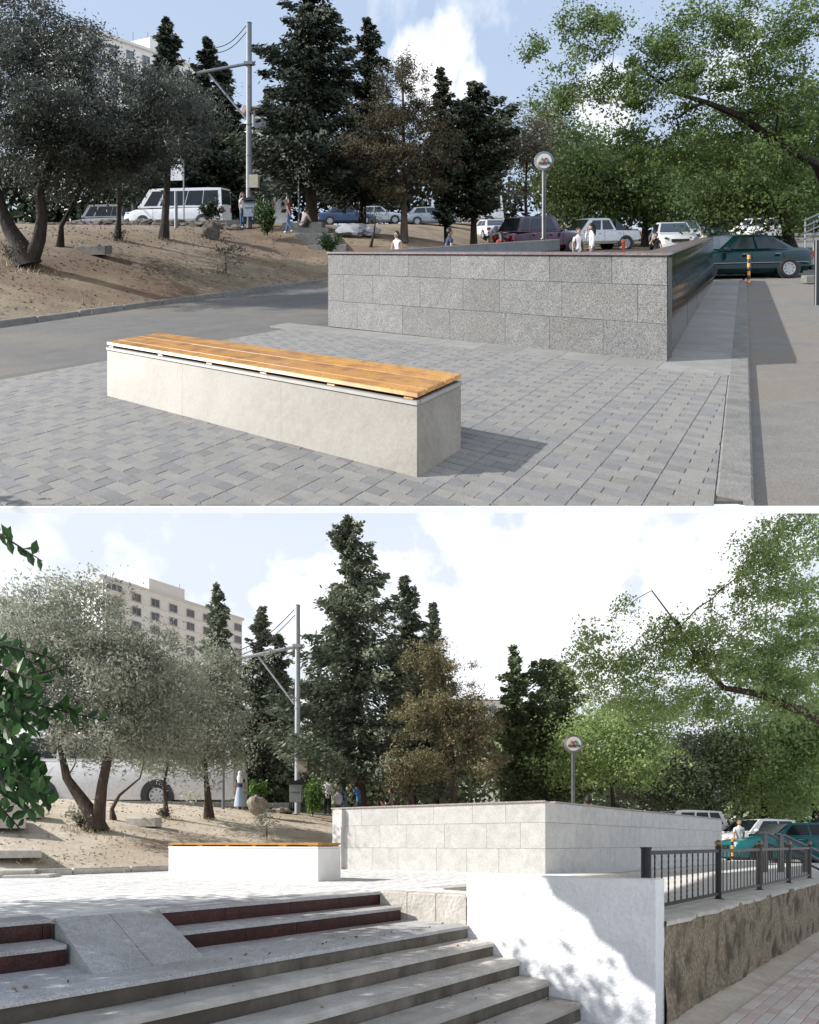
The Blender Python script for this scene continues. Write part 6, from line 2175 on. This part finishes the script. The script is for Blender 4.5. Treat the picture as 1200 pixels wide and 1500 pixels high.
for a, c, nl_ in sprays:
    m1 = a.lerp(c, .5) + Vector((0, 0, .05))
    b.tube([nb_ + Vector((0, .2, 2.4)), hub, a], [.03, .02, .010], 5, cap=False)
    b.tube([a, m1, c], [.008, .005, .002], 5, cap=False)
    for k in range(nl_):
        f = .12 + .88 * k / nl_
        p = a.lerp(m1, f * 2) if f < .5 else m1.lerp(c, f * 2 - 1)
        dv = (c - a).normalized()
        sd = Vector((0, 0, 1)) if k % 2 else Vector((0, .2, -1))
        sd = (sd + Vector((rnd.gauss(0, .35), rnd.gauss(0, .5), rnd.gauss(0, .25) - .35))).normalized()
        ld_ = (dv * .55 + sd * .8).normalized()
        L = rnd.uniform(.045, .075)
        wv = ld_.cross(Vector((rnd.gauss(0, .4), -1, rnd.gauss(0, .4)))).normalized() * L * .24
        nr = ld_.cross(wv).normalized() * L * .07
        q = [p, p + ld_ * L * .25 + wv * .8 + nr, p + ld_ * L * .55 + wv + nr, p + ld_ * L - nr * .5, p + ld_ * L * .55 - wv + nr, p + ld_ * L * .25 - wv * .8 + nr, p + ld_ * L * .4]
        lv.add(q, [(0, 6, 1), (1, 6, 2), (2, 6, 3), (3, 6, 4), (4, 6, 5), (5, 6, 0)])
        tones += [min(1, max(0, rnd.gauss(.4, .25)))] * 6
b.build('trunk', M['bark'], nt_, smooth=True)
lo_ = lv.build('hanging_leaves', L_NEAR, nt_)
at = lo_.data.attributes.new('tone', 'FLOAT', 'FACE')
at.data.foreach_set('value', tones)
C = np.array([[p.x, p.y, p.z] for p in cl])
cen = np.repeat(C, 46, axis=0)
P_ = cen + rng.normal(size=cen.shape) * .22
keep = (P_[:, 0] < -.73 * P_[:, 1] - .5)
P_ = P_[keep]
leafmesh('crown', P_, .075 * rng.uniform(.6, 1.3, len(P_)), rng.uniform(0, .9, len(P_)), L_NEAR, nt_, 1.9)


# litter and pebbles on the two banks
def litter(site, px0, px1, y0, y1, n, m, size, name='leaf_litter'):
    global S
    S = site
    P = []
    while len(P) < n:
        y = y0 + (y1 - y0) * rnd.random()
        x = y * ((px0 + (px1 - px0) * rnd.random()) - 600) / F
        kxx = (x - (A_K.x if site is UP else B_K.x)) * -(A_D.y if site is UP else B_D.y) + (y - (A_K.y if site is UP else B_K.y)) * (A_D.x if site is UP else B_D.x)
        if kxx < .15: continue
        if mnoise.noise(Vector((x * .8, y * .8, 4))) < rnd.uniform(-.5, .3): continue
        P.append((x, y, site.gz(x, y) + .012))
    leafmesh(name, P, size * rng.uniform(.4, 1.4, len(P)), rng.uniform(0, 1, len(P)), m, None, 1.6, dirs=np.tile(np.array([[1.0, .4, 0]]), (len(P), 1)), kind='stuff', org=(0, y0, 0))
litter(UP, -10, 520, 11, 26, 2200, leafmat('dry_litter', (.06, .045, .03), (.22, .17, .11), None, 0), .04)
litter(LO, -10, 480, 10, 24, 1800, leafmat('dry_litter_pale', (.20, .155, .11), (.55, .48, .38), None, 0), .04)  # litter copy with the brighter exposure put into its tones

# fallen leaves on the landing and the treads
S = LO
P = []
while len(P) < 110:
    i = rnd.choice([0, 0, 1, 2, 3, 4])
    n0 = -4.1 if i == 0 else nl[i - 1]
    n_ = rnd.uniform(n0 + .02, nl[i] - .03) if rnd.random() < .5 else n0 + .03 + abs(rnd.gauss(0, .05))
    p = ne(min(n_, nl[i] - .03), rnd.uniform(-1, 4.9), (-.30, -.45, -.60, -.75, -.90)[i] + .011)
    P.append(tuple(p))
leafmesh('fallen_leaves', P, .020 * rng.uniform(.5, 1.3, len(P)), rng.uniform(0, 1, len(P)), leafmat('leaf_fallen', (.10, .07, .04), (.34, .27, .17), (.16, .20, .08), 0), None, 1.7, dirs=np.tile(np.array([[1.0, .4, 0]]), (len(P), 1)), kind='stuff', org=(0, 4, 0))
# dry grass on the banks
def dry_grass(site, spots, m):
    global S
    S = site
    P, D = [], []
    for px, row, n_, sp in spots:
        c = site.hit(px, row)
        for k in range(n_):
            x, y = c.x + rnd.gauss(0, sp), c.y + rnd.gauss(0, sp)
            P.append((x, y, site.gz(x, y) + .05))
            D.append((rnd.gauss(0, .4), rnd.gauss(0, .4), 1.5))
    leafmesh('dry_grass', P, .016 * rng.uniform(.6, 1.3, len(P)), rng.uniform(0, 1, len(P)), m, None, 8.0, dirs=np.array(D), kind='stuff', org=(P[0][0], P[0][1], P[0][2]))
dry_grass(UP, [(20, 392, 160, .3), (60, 395, 90, .2), (172, 354, 80, .15), (240, 352, 60, .15), (330, 402, 60, .15), (300, 355, 90, .3), (110, 440, 50, .6), (230, 400, 60, .6), (420, 400, 50, .5), (380, 380, 60, .5)],
          leafmat('grass_dry', (.08, .07, .035), (.30, .25, .14), None, 0))
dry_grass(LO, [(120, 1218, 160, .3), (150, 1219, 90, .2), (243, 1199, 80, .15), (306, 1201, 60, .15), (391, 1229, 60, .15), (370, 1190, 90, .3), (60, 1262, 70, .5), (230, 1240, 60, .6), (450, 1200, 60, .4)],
          leafmat('grass_dry_pale', (.20, .18, .10), (.55, .48, .30), None, 0))  # grass copy lightened, the lower exposure put into its colours
